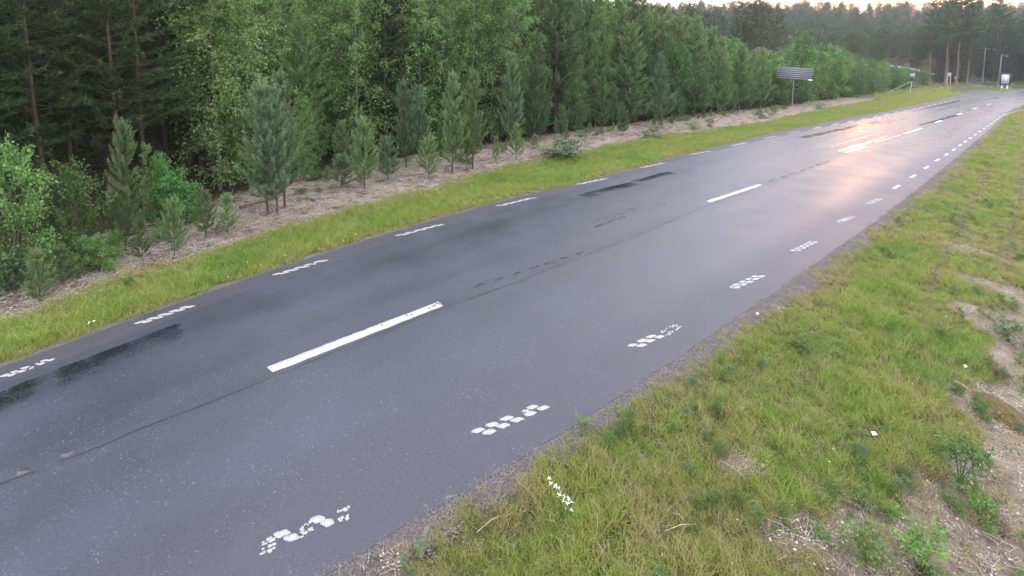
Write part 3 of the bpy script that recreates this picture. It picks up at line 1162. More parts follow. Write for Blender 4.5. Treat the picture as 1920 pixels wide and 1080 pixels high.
scatter('bank_grass', np.stack([x, y, z], 1), rot, scl, pick, tint, ALLC, 'patchy green and straw coloured grass on the near bank')


def stones(seed, mat):
    g = np.random.default_rng(seed)
    mb = MB()
    for _ in range(16):
        c = np.array([g.normal(0, 0.07), g.normal(0, 0.07), 0.004])
        r_ = g.uniform(0.005, 0.019)
        b = len(mb.v)
        for k in range(4):
            a = 1.57 * k + g.uniform(-0.4, 0.4)
            mb.v.append(tuple(c + np.array([r_ * math.cos(a), r_ * math.sin(a), 0])))
        mb.v.append(tuple(c + np.array([g.uniform(-0.3, 0.3) * r_, g.uniform(-0.3, 0.3) * r_, r_ * g.uniform(0.5, 0.9)])))
        mb.t += [[b + k, b + (k + 1) % 4, b + 4] for k in range(4)]
    me = mb.mesh('stone_scatter')
    me.materials.append(mat)
    return me


M_STONE = plain('edge_stones', (0.125, 0.112, 0.105), 0.9, var=0.6, scale=30)
tq = np.concatenate([rng.uniform(-1, 12, 650), rng.uniform(10, 40, 800), rng.uniform(0, 40, 500)])
nq = np.concatenate([edgeR(tq[:1450]) + np.abs(rng.normal(0.04, 0.15, 1450)), edgeL(tq[1450:]) - np.abs(rng.normal(0.02, 0.07, 500))])
xq, yq = to_xy(tq, nq)
zq = np.maximum(terrain(xq, yq), -0.01)
scatter('edge_gravel', np.stack([xq, yq, zq], 1), np.stack([np.zeros(1950), np.zeros(1950), rng.uniform(0, 6.28, 1950)], 1), rng.uniform(0.5, 1.2, 1950), rng.integers(0, 3, 1950), np.zeros(1950),
        [stones(1, M_STONE), stones(2, M_STONE), stones(3, M_STONE)], 'loose gravel crumbled along both asphalt edges')


def strip_points(t0, t1, lo, hi, dens):
    k = int((t1 - t0) * 4.0 * dens)
    t = rng.uniform(t0, t1, k)
    a, b = lo(t), hi(t)
    n = a + (b - a) * rng.random(k)
    keep = rng.random(k) < np.abs(b - a) / 4.0
    return t[keep], n[keep]


P = [strip_points(a, b, lambda t: grassL(t) - 0.4, lambda t: edgeL(t) - 0.02, d) for a, b, d in ((-6, 15, 130), (15, 35, 90), (35, 70, 50), (70, 118, 26))]
t = np.concatenate([p[0] for p in P])
n = np.concatenate([p[1] for p in P])
x, y = to_xy(t, n)
z = terrain(x, y)
jag = 0.5 * fbm(x, y, 4)
d_out = n - grassL(t)
d_in = edgeL(t) - n
keep = (rng.random(len(t)) < smooth(d_out - jag, -0.35, 0.25)) & (d_in + 0.2 * fbm(x * 2.2, y * 2.2, 21) + 0.1 * fbm(x * 7, y * 7, 22) > 0.10)
t, n, x, y, z, d_out, d_in = (q[keep] for q in (t, n, x, y, z, d_out, d_in))
k = len(t)
tint = np.clip(0.68 + 0.34 * fbm(x * 0.5, y * 0.5, 81) + 0.26 * fbm(x * 1.7, y * 1.7, 82) - 0.30 * (1 - smooth(d_out, -0.2, 0.5)) - 0.18 * (d_in < 0.35) - 0.22 * smooth(t, 50, 75) + rng.normal(0, 0.07, k), 0, 1)
pick = np.where(tint < 0.3, 7 + rng.integers(0, 3, k), np.where(rng.random(k) < 0.35, 4 + rng.integers(0, 3, k), rng.integers(0, 4, k)))
scl = (0.8 + 0.5 * rng.random(k)) * (1 + 0.35 * smooth(t, 20, 60)) * (0.6 + 0.4 * smooth(d_in, 0, 0.5))
rot = np.stack([rng.normal(0, 0.15, k), rng.normal(0, 0.15, k), rng.uniform(0, 6.28, k)], 1)
scatter('verge_grass', np.stack([x, y, z], 1), rot, scl, pick, tint, ALLC, 'bright yellow green grass on the verge across the road')

# dry litter and dead grass in front of the trees
P = [strip_points(a, b, lambda t: treeL(t) - 1.2, lambda t: grassL(t) + 0.35, d) for a, b, d in ((-6, 15, 120), (15, 35, 90), (35, 75, 40))]
t = np.concatenate([p[0] for p in P])
n = np.concatenate([p[1] for p in P])
x, y = to_xy(t, n)
z = terrain(x, y)
k = len(t)
tint = np.clip(0.14 + 0.28 * (rng.random(k) < 0.18) + rng.normal(0, 0.12, k) - 0.05 * fbm(x * 2, y * 2, 12), 0.0, 0.6)
scatter('dry_litter', np.stack([x, y, z], 1), np.stack([rng.normal(0, 0.2, k), rng.normal(0, 0.2, k), rng.uniform(0, 6.28, k)], 1),
        0.35 + 0.65 * rng.random(k), np.where(rng.random(k) < 0.5, 12 + rng.integers(0, 3, k), 7 + rng.integers(0, 3, k)), tint, ALLC, 'pale dead grass and litter strip in front of the trees')


# grass round the lay-by and below the far lamps
P0 = []
k = 2600
px_ = rng.uniform(1640, 1900, k)
py_ = rng.uniform(150, 192, k)
pts = []
for a, b in zip(px_, py_):
    g = ground(a, b)
    tt, nn = to_tn(g[0], g[1])
    if edgeL(tt) - nn > 0.3 and not (1785 < a < 1875 and 164.5 < b < 182) and g[1] < 150 and abs(g[0] - np.interp(g[1], [c[1] for c in side_c], [c[0] for c in side_c])) > 3:
        pts.append(g)
pts = np.array(pts)
k = len(pts)
scatter('lay_by_grass', pts, np.stack([rng.normal(0, 0.15, k), rng.normal(0, 0.15, k), rng.uniform(0, 6.28, k)], 1), 2.0 + 1.2 * rng.random(k), rng.integers(0, 7, k),
        np.clip(0.55 + rng.normal(0, 0.1, k), 0, 1), ALLC, 'olive grass around the far lay-by')


# ---------------------------------------------------------------- trees
def unit(v):
    return v / (np.linalg.norm(v, axis=-1, keepdims=True) + 1e-9)


def needles(S, D, Ln, tint, nn, nl, nw, g, spread=0.9):
    """shoots: base S, direction D, length Ln -> needle triangles"""
    m = len(S)
    S = np.repeat(S, nn, 0)
    D = np.repeat(D, nn, 0)
    Ln = np.repeat(Ln, nn)
    ti = np.repeat(tint, nn) + g.normal(0, 0.10, m * nn)
    u = g.random(m * nn)
    rad = unit(np.cross(D, g.normal(size=(m * nn, 3))))
    d = unit(D * 0.75 + rad * spread * g.uniform(0.5, 1.1, (m * nn, 1)))
    b = S + D * (Ln * u)[:, None]
    l_ = nl * g.uniform(0.7, 1.25, m * nn)
    side = unit(np.cross(d, g.normal(size=(m * nn, 3)))) * (nw / 2)
    V = np.stack([b - side, b + side, b + d * l_[:, None]], 1).reshape(-1, 3)
    T = np.arange(len(V)).reshape(-1, 3)
    return V, T, np.clip(ti, 0, 1)


def gen_pine(seed, H, cb, rad, ws, nb, sl, nn, nl, nw, up=0.35, prof=0.9, trunk_r=None, candle=0.0, gap=0.12, name='pine', low_dead=0):
    g = np.random.default_rng(seed)
    tr = trunk_r or H * 0.012
    wob = g.normal(0, 0.006 * H, (6, 2))
    wob[0] = 0
    zs = np.linspace(0, H * 0.985, 6)
    def axis(z):
        return np.array([np.interp(z, zs, wob[:, 0]), np.interp(z, zs, wob[:, 1]), z])
    mb = MB()
    zz = np.linspace(-0.15, H * 0.985, 9)
    mb.tube([axis(max(q, 0)) + np.array([0, 0, min(q, 0)]) for q in zz], [tr * (1.25 if q < 0.1 else 1) * max(0.06, 1 - 0.93 * max(q, 0) / H) for q in zz], 7)
    S, D, Ls, Ti = [], [], [], []
    z = cb * H
    while z < H * 0.965:
        fr = (z / H - cb) / (1 - cb)
        Lb = rad * ((1 - fr) ** prof) * (0.55 + 0.45 * min(1, fr * 5 + 0.35)) + 0.04 * H * 0.3
        n_here = max(3, int(round(nb * (1 - 0.35 * fr))))
        a0 = g.uniform(0, 6.28)
        for b in range(n_here):
            if g.random() < gap:
                continue
            az = a0 + 6.283 * b / n_here + g.normal(0, 0.25)
            L_ = Lb * g.uniform(0.45, 1.2)
            e = up * (0.5 + 0.9 * fr) + g.normal(0, 0.12)
            h = np.array([math.cos(az), math.sin(az), 0])
            p0 = axis(min(H * 0.97, max(0.05 * H, z + g.uniform(-0.6, 0.6) * ws)))
            curl = g.uniform(0.10, 0.3) * (1 if up > 0 else 0.4)

            def bp_(s):
                return p0 + h * L_ * s * math.cos(e) + np.array([0, 0, L_ * (s * math.sin(e) + curl * s * s)])
            br = tr * 0.30 * (1 - fr * 0.75)
            mb.tube([bp_(0), bp_(0.5), bp_(1.0)], [br, br * 0.6, br * 0.2], 3, cap=False)
            m = max(3, int(L_ / sl * 2.5))
            for q in range(m):
                s = 0.22 + 0.78 * (q + g.random()) / m
                c = bp_(s)
                tang = unit(bp_(min(1.05, s + 0.05)) - bp_(s - 0.05))
                lat = np.cross(tang, (0, 0, 1.0))
                sgn = 1 if q % 2 else -1
                k_ = g.uniform(0.3, 1.1) * (1.15 - s)
                d = unit(tang + lat * sgn * k_ + np.array([0, 0, g.uniform(0.05, 0.55) * (1 if up > 0 else 0.15)]))
                l_ = sl * g.uniform(0.7, 1.3) * (1 - 0.3 * fr)
                S.append(c)
                D.append(d)
                Ls.append(l_)
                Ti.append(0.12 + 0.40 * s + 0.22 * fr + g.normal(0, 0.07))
            # end shoot, pale candle
            S.append(bp_(0.95))
            D.append(unit(h * 0.5 + np.array([0, 0, 0.9]) if candle else bp_(1.0) - bp_(0.8)))
            Ls.append(sl * (1.1 + 0.3 * candle))
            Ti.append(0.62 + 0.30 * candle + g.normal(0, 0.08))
        z += ws * (1 - 0.35 * fr) * g.uniform(0.85, 1.15)
    for q in range(3):
        S.append(axis(H * (0.90 + 0.03 * q)))
        D.append(unit(np.array([g.normal(0, 0.12), g.normal(0, 0.12), 1.0])))
        Ls.append(max(sl * 1.2, H * 0.06))
        Ti.append(0.75 + 0.2 * candle)
    for q in range(low_dead):
        zq = g.uniform(0.12, max(cb, 0.2)) * H
        az = g.uniform(0, 6.28)
        L_ = rad * g.uniform(0.25, 0.6)
        p0 = axis(zq)
        mb.tube([p0, p0 + np.array([math.cos(az) * L_, math.sin(az) * L_, g.uniform(-0.15, 0.15) * L_])], [tr * 0.13, tr * 0.03], 3, cap=False)
    V, T, A = needles(np.array(S), np.array(D), np.array(Ls), np.array(Ti), nn, nl, nw, g)
    return mb.mesh(name + '_trunk', True), mesh_np(name + '_crown', V, None, T, attrs={'tint': ('FACE', A)})


def gen_broad(seed, H, cb, rad, nbr, ntw, nlf, ls, droop=0.3, stems=1, trunk_r=None, name='birch', asp=0.55, prof=None, up=0.6):
    g = np.random.default_rng(seed)
    mb = MB()
    P_, D_, Ti = [], [], []
    tr = trunk_r or H * 0.010
    for st in range(stems):
        if stems > 1:
            az = 6.283 * st / stems + g.normal(0, 0.3)
            lean = g.uniform(0.1, 0.45)
            b0 = np.array([math.cos(az), math.sin(az), 0]) * 0.03 * H
            hs = H * g.uniform(0.7, 1.0)
            tipx = np.array([math.cos(az), math.sin(az), 0]) * lean * rad
        else:
            b0, hs, tipx = np.zeros(3), H, np.array([g.normal(0, 0.03 * H), g.normal(0, 0.03 * H), 0])

        def axis(f):
            return b0 + tipx * f ** 1.4 + np.array([0, 0, hs * f])
        mb.tube([axis(f) - np.array([0, 0, 0.1 if f == 0 else 0]) for f in (0, 0.15, 0.35, 0.6, 0.8, 1.0)], [tr * w for w in (1.2, 1, 0.8, 0.5, 0.28, 0.08)], 6)
        for b in range(nbr // stems):
            f = cb + (1 - cb) * (b + g.random()) / (nbr // stems)
            fr = (f - cb) / (1 - cb)
            pr = (math.sin(math.pi * min(1, 0.18 + 0.82 * fr)) ** 0.6) if prof is None else prof(fr)
            L_ = rad * pr * g.uniform(0.55, 1.15)
            az = b * 2.4 + g.normal(0, 0.4)
            e = up * (0.35 + 0.9 * fr) + g.normal(0, 0.15)
            h = np.array([math.cos(az), math.sin(az), 0])
            p0 = axis(f)

            def bp_(s):
                return p0 + h * L_ * s * math.cos(e) + np.array([0, 0, L_ * (s * math.sin(e) - droop * s * s)])
            mb.tube([bp_(0), bp_(0.5), bp_(1.0)], [tr * 0.3 * (1 - 0.7 * fr), tr * 0.16 * (1 - 0.7 * fr), tr * 0.04], 3, cap=False)
            for q in range(ntw):
                s = 0.2 + 0.8 * (q + g.random()) / ntw
                c = bp_(s)
                td = unit(h * g.uniform(0.2, 1) + g.normal(0, 0.55, 3) + np.array([0, 0, 0.15 - droop * 1.6]))
                tl = L_ * g.uniform(0.18, 0.42) + 0.06
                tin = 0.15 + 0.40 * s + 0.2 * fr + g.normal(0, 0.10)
                u = g.random(nlf)
                pts = c + td * (tl * u)[:, None] + g.normal(0, tl * 0.17, (nlf, 3)) + np.stack([u * 0, u * 0, -droop * 0.5 * tl * u * u], 1)
                P_.append(pts)
                D_.append(unit(td + g.normal(0, 0.7, (nlf, 3)) + np.array([0, 0, -0.3])))
                Ti.append(np.clip(tin + g.normal(0, 0.12, nlf), 0, 1))
    P_ = np.concatenate(P_)
    D_ = np.concatenate(D_)
    Ti = np.concatenate(Ti)
    n = len(P_)
    l_ = ls * g.uniform(0.65, 1.3, (n, 1))
    side = unit(np.cross(D_, unit(g.normal(size=(n, 3)) + np.array([0, 0, 1.2])))) * l_ * asp * 0.5
    V = np.stack([P_, P_ + D_ * l_ * 0.45 + side, P_ + D_ * l_, P_ + D_ * l_ * 0.45 - side], 1).reshape(-1, 3)
    Q = np.arange(4 * n).reshape(-1, 4)
    return mb.mesh(name + '_trunk', True), mesh_np(name + '_crown', V, Q, attrs={'tint': ('FACE', Ti)})


# nominal heights in metres; a placed tree is the nearest variant, scaled
KINDS = {}


def kind(key, H, variants, leaf, bark):
    out = []
    for tr, cr in variants:
        tr.materials.append(bark)
        cr.materials.append(leaf)
        out.append((tr, cr))
    KINDS[key] = (H, out)


def recolour(key, src, leaf):
    H, var = KINDS[src]
    out = []
    for tr, cr in var:
        c = cr.copy()
        c.materials.clear()
        c.materials.append(leaf)
        out.append((tr, c))
    KINDS[key] = (H, out)


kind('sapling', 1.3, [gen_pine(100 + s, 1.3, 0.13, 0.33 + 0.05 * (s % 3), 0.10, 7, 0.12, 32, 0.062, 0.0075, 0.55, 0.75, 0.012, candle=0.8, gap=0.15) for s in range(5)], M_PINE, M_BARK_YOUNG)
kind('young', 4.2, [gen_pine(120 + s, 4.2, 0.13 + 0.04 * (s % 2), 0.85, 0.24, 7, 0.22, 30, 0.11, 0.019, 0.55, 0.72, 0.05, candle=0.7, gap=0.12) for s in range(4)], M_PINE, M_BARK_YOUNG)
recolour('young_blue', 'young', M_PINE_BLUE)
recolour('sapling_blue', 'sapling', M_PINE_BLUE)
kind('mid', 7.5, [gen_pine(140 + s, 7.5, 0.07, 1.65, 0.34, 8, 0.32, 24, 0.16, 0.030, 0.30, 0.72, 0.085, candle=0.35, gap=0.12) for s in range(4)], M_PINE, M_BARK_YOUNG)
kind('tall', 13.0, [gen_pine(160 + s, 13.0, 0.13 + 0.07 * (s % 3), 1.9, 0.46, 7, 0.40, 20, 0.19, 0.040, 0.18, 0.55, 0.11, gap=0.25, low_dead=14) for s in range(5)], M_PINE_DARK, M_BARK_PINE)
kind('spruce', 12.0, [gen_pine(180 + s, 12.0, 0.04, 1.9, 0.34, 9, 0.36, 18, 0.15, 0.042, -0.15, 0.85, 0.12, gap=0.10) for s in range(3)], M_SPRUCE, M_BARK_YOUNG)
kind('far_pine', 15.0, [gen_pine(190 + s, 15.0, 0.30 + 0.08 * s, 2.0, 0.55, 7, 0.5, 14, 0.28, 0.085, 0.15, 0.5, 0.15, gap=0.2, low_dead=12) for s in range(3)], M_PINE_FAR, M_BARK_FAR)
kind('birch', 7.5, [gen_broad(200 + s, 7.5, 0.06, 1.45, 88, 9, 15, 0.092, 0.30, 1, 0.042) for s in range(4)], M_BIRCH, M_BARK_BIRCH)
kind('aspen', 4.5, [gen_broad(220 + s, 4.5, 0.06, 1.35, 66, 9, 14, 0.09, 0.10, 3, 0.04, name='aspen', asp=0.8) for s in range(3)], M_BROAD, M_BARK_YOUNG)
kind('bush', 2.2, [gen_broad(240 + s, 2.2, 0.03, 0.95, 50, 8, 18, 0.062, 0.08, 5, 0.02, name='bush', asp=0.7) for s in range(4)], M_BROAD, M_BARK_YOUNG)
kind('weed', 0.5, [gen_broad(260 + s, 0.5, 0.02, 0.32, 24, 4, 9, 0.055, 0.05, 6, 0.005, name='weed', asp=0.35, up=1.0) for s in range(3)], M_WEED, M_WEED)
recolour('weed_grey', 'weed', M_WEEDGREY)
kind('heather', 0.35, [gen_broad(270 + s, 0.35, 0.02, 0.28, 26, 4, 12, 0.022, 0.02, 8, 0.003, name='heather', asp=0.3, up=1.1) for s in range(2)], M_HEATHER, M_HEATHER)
# a pine that keeps a wide skirt of low branches below a slender top
kind('skirt', 3.6, [gen_pine(290, 3.6, 0.16, 1.15, 0.20, 7, 0.2, 17, 0.10, 0.013, 0.5, 1.9, 0.07, candle=0.7, gap=0.06)], M_PINE_BLUE, M_BARK_YOUNG)

KINDS['under'] = KINDS['spruce']
NOUN = {'under': 'spruce_tree', 'sapling': 'pine_sapling', 'sapling_blue': 'pine_sapling', 'young': 'young_pine', 'young_blue': 'young_pine', 'mid': 'pine_tree', 'tall': 'tall_pine', 'spruce': 'spruce_tree',
        'far_pine': 'far_pine', 'birch': 'birch_tree', 'aspen': 'aspen_tree', 'bush': 'bush', 'weed': 'weed_plant', 'weed_grey': 'weed_plant', 'heather': 'heather_plant', 'skirt': 'young_pine'}
CAT = {'sapling': 'sapling', 'sapling_blue': 'sapling', 'bush': 'bush', 'weed': 'plant', 'weed_grey': 'plant', 'heather': 'plant'}
_vi = [0]


def plant(key, loc, H, label, group=None, var=None, wide=1.0, tilt=0.0, rz=None):
    H0, variants = KINDS[key]
    _vi[0] += 1
    tr, cr = variants[(_vi[0] if var is None else var) % len(variants)]
    s = H / H0
    o = empty(NOUN[key], loc, random.uniform(0, 6.28) if rz is None else rz)
    o.rotation_euler[0] = tilt + random.gauss(0, 0.015)
    o.rotation_euler[1] = random.gauss(0, 0.015)
    o.scale = (s * wide, s * wide, s)
    tag(o, label, CAT.get(key, 'tree'), group)
    small = key in ('weed', 'weed_grey', 'heather')
    link('stem' if small or key == 'bush' else 'trunk', tr, None, o)
    link('leaves' if small else 'crown', cr, None, o)
    return o


def plant_px(key, px, py, ptop, label, group=None, **kw):
    g = ground(px, py)
    d = g[1]
    H = max(0.15, (py - ptop) * d / F_PX)
    return plant(key, g, H, label, group, **kw)


FRONT = [
    # (kind, base x, base y, top y, label, widening)
    ('bush', 22, 545, 262, 'bright green leafy bush at the left edge of the forest', 0.66),
    ('bush', 128, 500, 285, 'tall dark green leafy bush next to the slim pine', 0.72),
    ('sapling', 76, 570, 468, 'yellow green pine sapling standing furthest forward at the left', 1.0),
    ('sapling_blue', 30, 548, 468, 'small pine sapling in front of the bright green bush', 1.2),
    ('sapling', 108, 495, 395, 'pale sapling growing against the tall dark green bush', 1.0),
    ('sapling', 120, 535, 460, 'low bushy sapling just right of the yellow green one', 1.3),
    ('bush', 185, 510, 432, 'low bright green shrub below the slim pine', 1.2),
    ('bush', 212, 485, 425, 'low leafy shrub right of the bright low shrub', 0.9),
    ('young', 240, 445, 218, 'slim light green pine alone before the dark stand', 0.72),
    ('sapling', 236, 470, 345, 'pale pine sapling at the foot of the slim pine', 0.9),
    ('sapling', 268, 490, 408, 'thin sapling left of the upright one on the litter strip', 0.8),
    ('sapling', 328, 480, 372, 'upright narrow sapling alone on the litter strip', 0.75),
    ('bush', 340, 420, 318, 'green leafy bush under the dark pines', 1.1),
    ('aspen', 300, 415, 250, 'slender leafy tree in front of the dark stand', 0.6),
    ('sapling', 386, 447, 352, 'left one of two saplings left of the pine clump', 0.9),
    ('sapling', 428, 440, 362, 'right one of two saplings left of the pine clump', 0.9),
    ('young_blue', 503, 403, 150, 'bluish pine with bare stem, left of the three in the clump', 0.85),
    ('young_blue', 520, 404, 165, 'bluish pine in the middle of the clump of three', 0.8),
    ('young_blue', 534, 392, 135, 'bluish pine, right of the three in the clump', 0.75),
    ('birch', 573, 340, 170, 'small bright birch right of the bluish pine clump', 1.0),
    ('sapling_blue', 640, 352, 290, 'low bluish pine bush beside the upright sapling', 1.6),
    ('sapling', 684, 356, 225, 'upright fresh green pine sapling before the birches', 0.75),
    ('sapling', 645, 330, 232, 'thin brownish sapling behind the low bluish pine bush', 0.8),
    ('sapling_blue', 728, 337, 258, 'sapling right of the upright fresh green one', 1.2),
    ('young_blue', 762, 315, 150, 'pale bluish pine left of the paired young pines', 0.8),
    ('young_blue', 790, 312, 165, 'thin pine beside the pale bluish one', 0.8),
    ('sapling', 804, 335, 258, 'small sapling in front of the paired young pines', 1.0),
    ('young', 848, 324, 138, 'left of two young pines with bare stems', 0.75),
    ('young', 886, 317, 132, 'right of two young pines with bare stems', 0.72),
    ('sapling', 874, 320, 240, 'short sapling between the two young pines', 0.9),
    ('sapling', 930, 303, 256, 'thin dark sapling right of the two young pines', 0.7),
    ('sapling', 968, 298, 233, 'small lone sapling with a pale top on the litter strip', 0.8),
    ('mid', 1000, 266, 70, 'broad young pine with a pointed pale top', 0.85),
    ('young_blue', 958, 272, 105, 'narrow pine left of the broad pointed one', 0.8),
    ('birch', 1080, 248, 85, 'light green birch between two broad pines', 0.85),
    ('sapling', 1053, 259, 200, 'bushy sapling under the light green birch', 0.9),
    ('mid', 1128, 240, 130, 'lower pine in front of the light green birch', 0.8),
    ('mid', 1176, 234, 45, 'tall broad dark pine right of the light green birch', 1.1),
    ('sapling', 1168, 254, 196, 'lone sapling on the litter before the broad dark pine', 0.75),
    ('skirt', 1240, 239, 100, 'young pine with a wide skirt of low branches', 1.0),
    ('aspen', 1262, 225, 50, 'bright leafy tree behind the wide skirted pine', 0.7),
    ('mid', 1300, 217, 48, 'dense dark pine right of the wide skirted pine', 1.1),
    ('mid', 1345, 213, 70, 'dense pine with a rounded top, second from the skirted pine', 1.0),
    ('young', 1385, 208, 85, 'young pine left of the road sign, the taller', 0.9),
    ('young', 1425, 206, 92, 'young pine close left of the road sign', 0.9),
    ('aspen', 1497, 196, 58, 'round topped green tree rising behind the road sign', 0.85),
    ('aspen', 1562, 188, 74, 'bright leafy tree right of the road sign', 0.9),
    ('birch', 1533, 190, 100, 'light leafy tree low between the sign and the bright tree', 1.2),
    ('birch', 1610, 182, 100, 'bright birch halfway between the sign and the leaning poles', 1.2),
    ('birch', 1650, 176, 112, 'bright birch left of the leaning poles', 1.2),
    ('aspen', 1690, 168, 118, 'leafy tree behind the leaning poles', 1.1),
    ('aspen', 1730, 162, 125, 'low leafy tree right of the leaning poles', 1.1),
    ('spruce', 1785, 158, 40, 'dark tall spruce left of the small board on legs', 0.9),
    ('spruce', 1764, 157, 60, 'dark spruce beside the tallest one at the lay-by', 1.0),
    ('spruce', 1800, 156, 62, 'dark spruce right of the tallest one at the lay-by', 1.0),
    ('sapling_blue', 1502, 196, 165, 'pale sapling right of the sign post', 1.4),
]
occupied = []
for kd, px, py, pt, lab, wd in FRONT:
    o = plant_px(kd, px, py, pt, lab, wide=wd)
    occupied.append((o.location.x, o.location.y))

WEEDS = [(1065, 296, 262, 'grey green leafy weeds at the edge of the far verge, widest clump', 'weed_grey', 2.6),
         (1035, 299, 272, 'grey green weeds left of the widest clump on the far verge', 'weed_grey', 2.2),
         (1225, 258, 236, 'grey green weed clump in front of the wide skirted pine', 'weed_grey', 1.6),
         (1210, 261, 247, 'small weed left of the clump before the skirted pine', 'weed', 1.4),
         (1300, 243, 226, 'grey green weed on the verge under the dense dark pine', 'weed_grey', 1.6),
         (1330, 238, 223, 'small weed on the verge under the rounded pine', 'weed', 1.2),
         (1425, 222, 206, 'weed clump on the verge left of the sign post', 'weed_grey', 1.8),
         (1450, 216, 204, 'low weed close left of the sign post', 'weed', 1.4),
         (1538, 205, 193, 'weed clump on the verge right of the sign post', 'weed_grey', 1.8),
         (240, 540, 520, 'pale green weed on the far verge at the left', 'weed', 1.3),
         (1095, 806, 782, 'small green weed at the asphalt edge of the near bank', 'weed', 1.2),
         (1800, 905, 815, 'dark green bushy weed on the bare part of the bank', 'weed', 1.1),
         (1835, 985, 920, 'light green leafy weed below the dark bushy one', 'weed', 0.8),
         (1725, 1075, 990, 'large dark green weed at the bottom of the bank', 'weed', 1.4),
         (1620, 1060, 985, 'leafy weed left of the large dark one at the bottom', 'weed', 1.2),
         (1840, 785, 750, 'small bright weed beside the moss mound', 'weed', 1.0),
         (1890, 640, 600, 'grey green weed at the right edge of the bank', 'weed_grey', 1.6),
         (1610, 945, 915, 'low leafy weed in the middle of the near bank', 'weed', 1.3),
         (1500, 660, 630, 'low green weed near the asphalt on the near bank', 'weed', 1.5),
         (1760, 640, 610, 'yellow green weed above the bare patch', 'weed', 1.0)]
for px, py, pt, lab, kd, wd in WEEDS:
    plant_px(kd, px, py, pt, lab, wide=wd)
for px, py, pt, lab in ((1745, 905, 880, 'red brown heather tuft on the bare patch of the bank'), (1700, 900, 882, 'red brown heather tuft left of the other one'),
                        (1868, 705, 680, 'brown heather tuft just above the moss mound'), (1880, 1010, 985, 'brown heather tuft at the lower right')):
    plant_px('heather', px, py, pt, lab, wide=1.3)


# the stand behind: rows of trees filling back from the forest edge
def top_limit(px):
    return np.interp(px, [-300, 400, 700, 1000, 1180, 1300, 1360, 1420, 1470, 1520, 1560, 1620, 1700, 1780], [-230, -170, -150, -90, -20, 20, 60, 84, 88, 80, 84, 104, 120, 140])


GROUPS = {
    'tall': ('tall dark pine with a bare brown trunk in the crowded stand', 'tall pines in the stand'),
    'mid': ('green pine in the thick middle of the forest edge', 'pines filling the forest edge'),
    'birch': ('light green birch filling the gap between the pines', 'birches in the stand'),
    'aspen': ('leafy tree in the low belt near the sign', 'leafy trees in the low belt'),
    'under': ('dark spruce growing in the shade deep inside the stand', 'spruces under the tall pines'),
    'spruce': ('dark spruce beyond the far end of the road', 'spruces past the road end'),
    'far_pine': ('tall thin pine with a reddish trunk on the far slope', 'pines on the far slope'),
    'young': ('young pine in the belt along the litter strip', 'young pines in the belt'),
}


MARKS = [(110, 'at the left edge of the forest'), (245, 'behind the slim light green pine'), (430, 'behind the leafy bush under the pines'), (560, 'behind the bluish pine clump'),
         (720, 'behind the upright fresh green sapling'), (830, 'behind the pale bluish pine'), (930, 'behind the two paired young pines'), (1040, 'around the broad pointed pine'),
         (1130, 'beside the light green birch'), (1215, 'behind the tall broad dark pine'), (1285, 'behind the wide skirted pine'), (1380, 'behind the dense dark pines'),
         (1455, 'just left of the road sign'), (1535, 'right behind the road sign'), (1625, 'right of the road sign'), (1710, 'behind the leaning poles'), (1800, 'behind the small board on legs'),
         (1860, 'behind the taller street lamp'), (9999, 'behind the white billboard')]
SHORT = {'tall': 'tall dark pine', 'mid': 'green pine', 'birch': 'light green birch', 'aspen': 'green leafy tree', 'under': 'shaded dark spruce', 'spruce': 'dark spruce',
         'far_pine': 'far reddish trunked pine', 'young': 'young pine', 'sapling': 'tiny pine sapling', 'weed': 'low leafy plant'}


def where(kd, px, row):
    m = next(b for a, b in MARKS if px < a)
    return SHORT[kd] + row + ' ' + m, SHORT[kd] + ('es' if kd == 'birch' else 's') + row + ' ' + m


def far_enough(x, y, d):
    for a, b in occupied:
        if (a - x) ** 2 + (b - y) ** 2 < d * d:
            return False
    return True


count = {}


def fill(nmax, t0, t1, d0, d1, space, chooser):
    made = 0
    for _ in range(nmax * 12):
        if made >= nmax:
            break
        t = random.uniform(t0, t1)
        dd = d0 + (d1 - d0) * random.random()
        n = float(treeL(t)) - dd
        x, y = to_xy(t, n)
        if y < 5:
            continue
        z = float(terrain(x, y))
        px, py = pix(x, y, z)
        if px < -260 or px > 1800:
            continue
        sp = space * (1 + dd * 0.02)
        if not far_enough(x, y, sp):
            continue
        r_ = chooser(px, y, dd)
        if r_ is None:
            continue
        kd, H, wd = r_
        lab, grp = where(kd, px, ' on the litter' if kd in ('sapling', 'weed') else ' of the front rows' if dd < 5 else ' deep in the stand')
        plant(kd, (x, y, z - 0.03), H, lab, grp, wide=wd)
        occupied.append((x, y))
        count[kd] = count.get(kd, 0) + 1
        made += 1


def need_height(px, y, z, ptop):
    return max(1.2, (HOR - ptop) / F_PX * y + CAM_H - z)


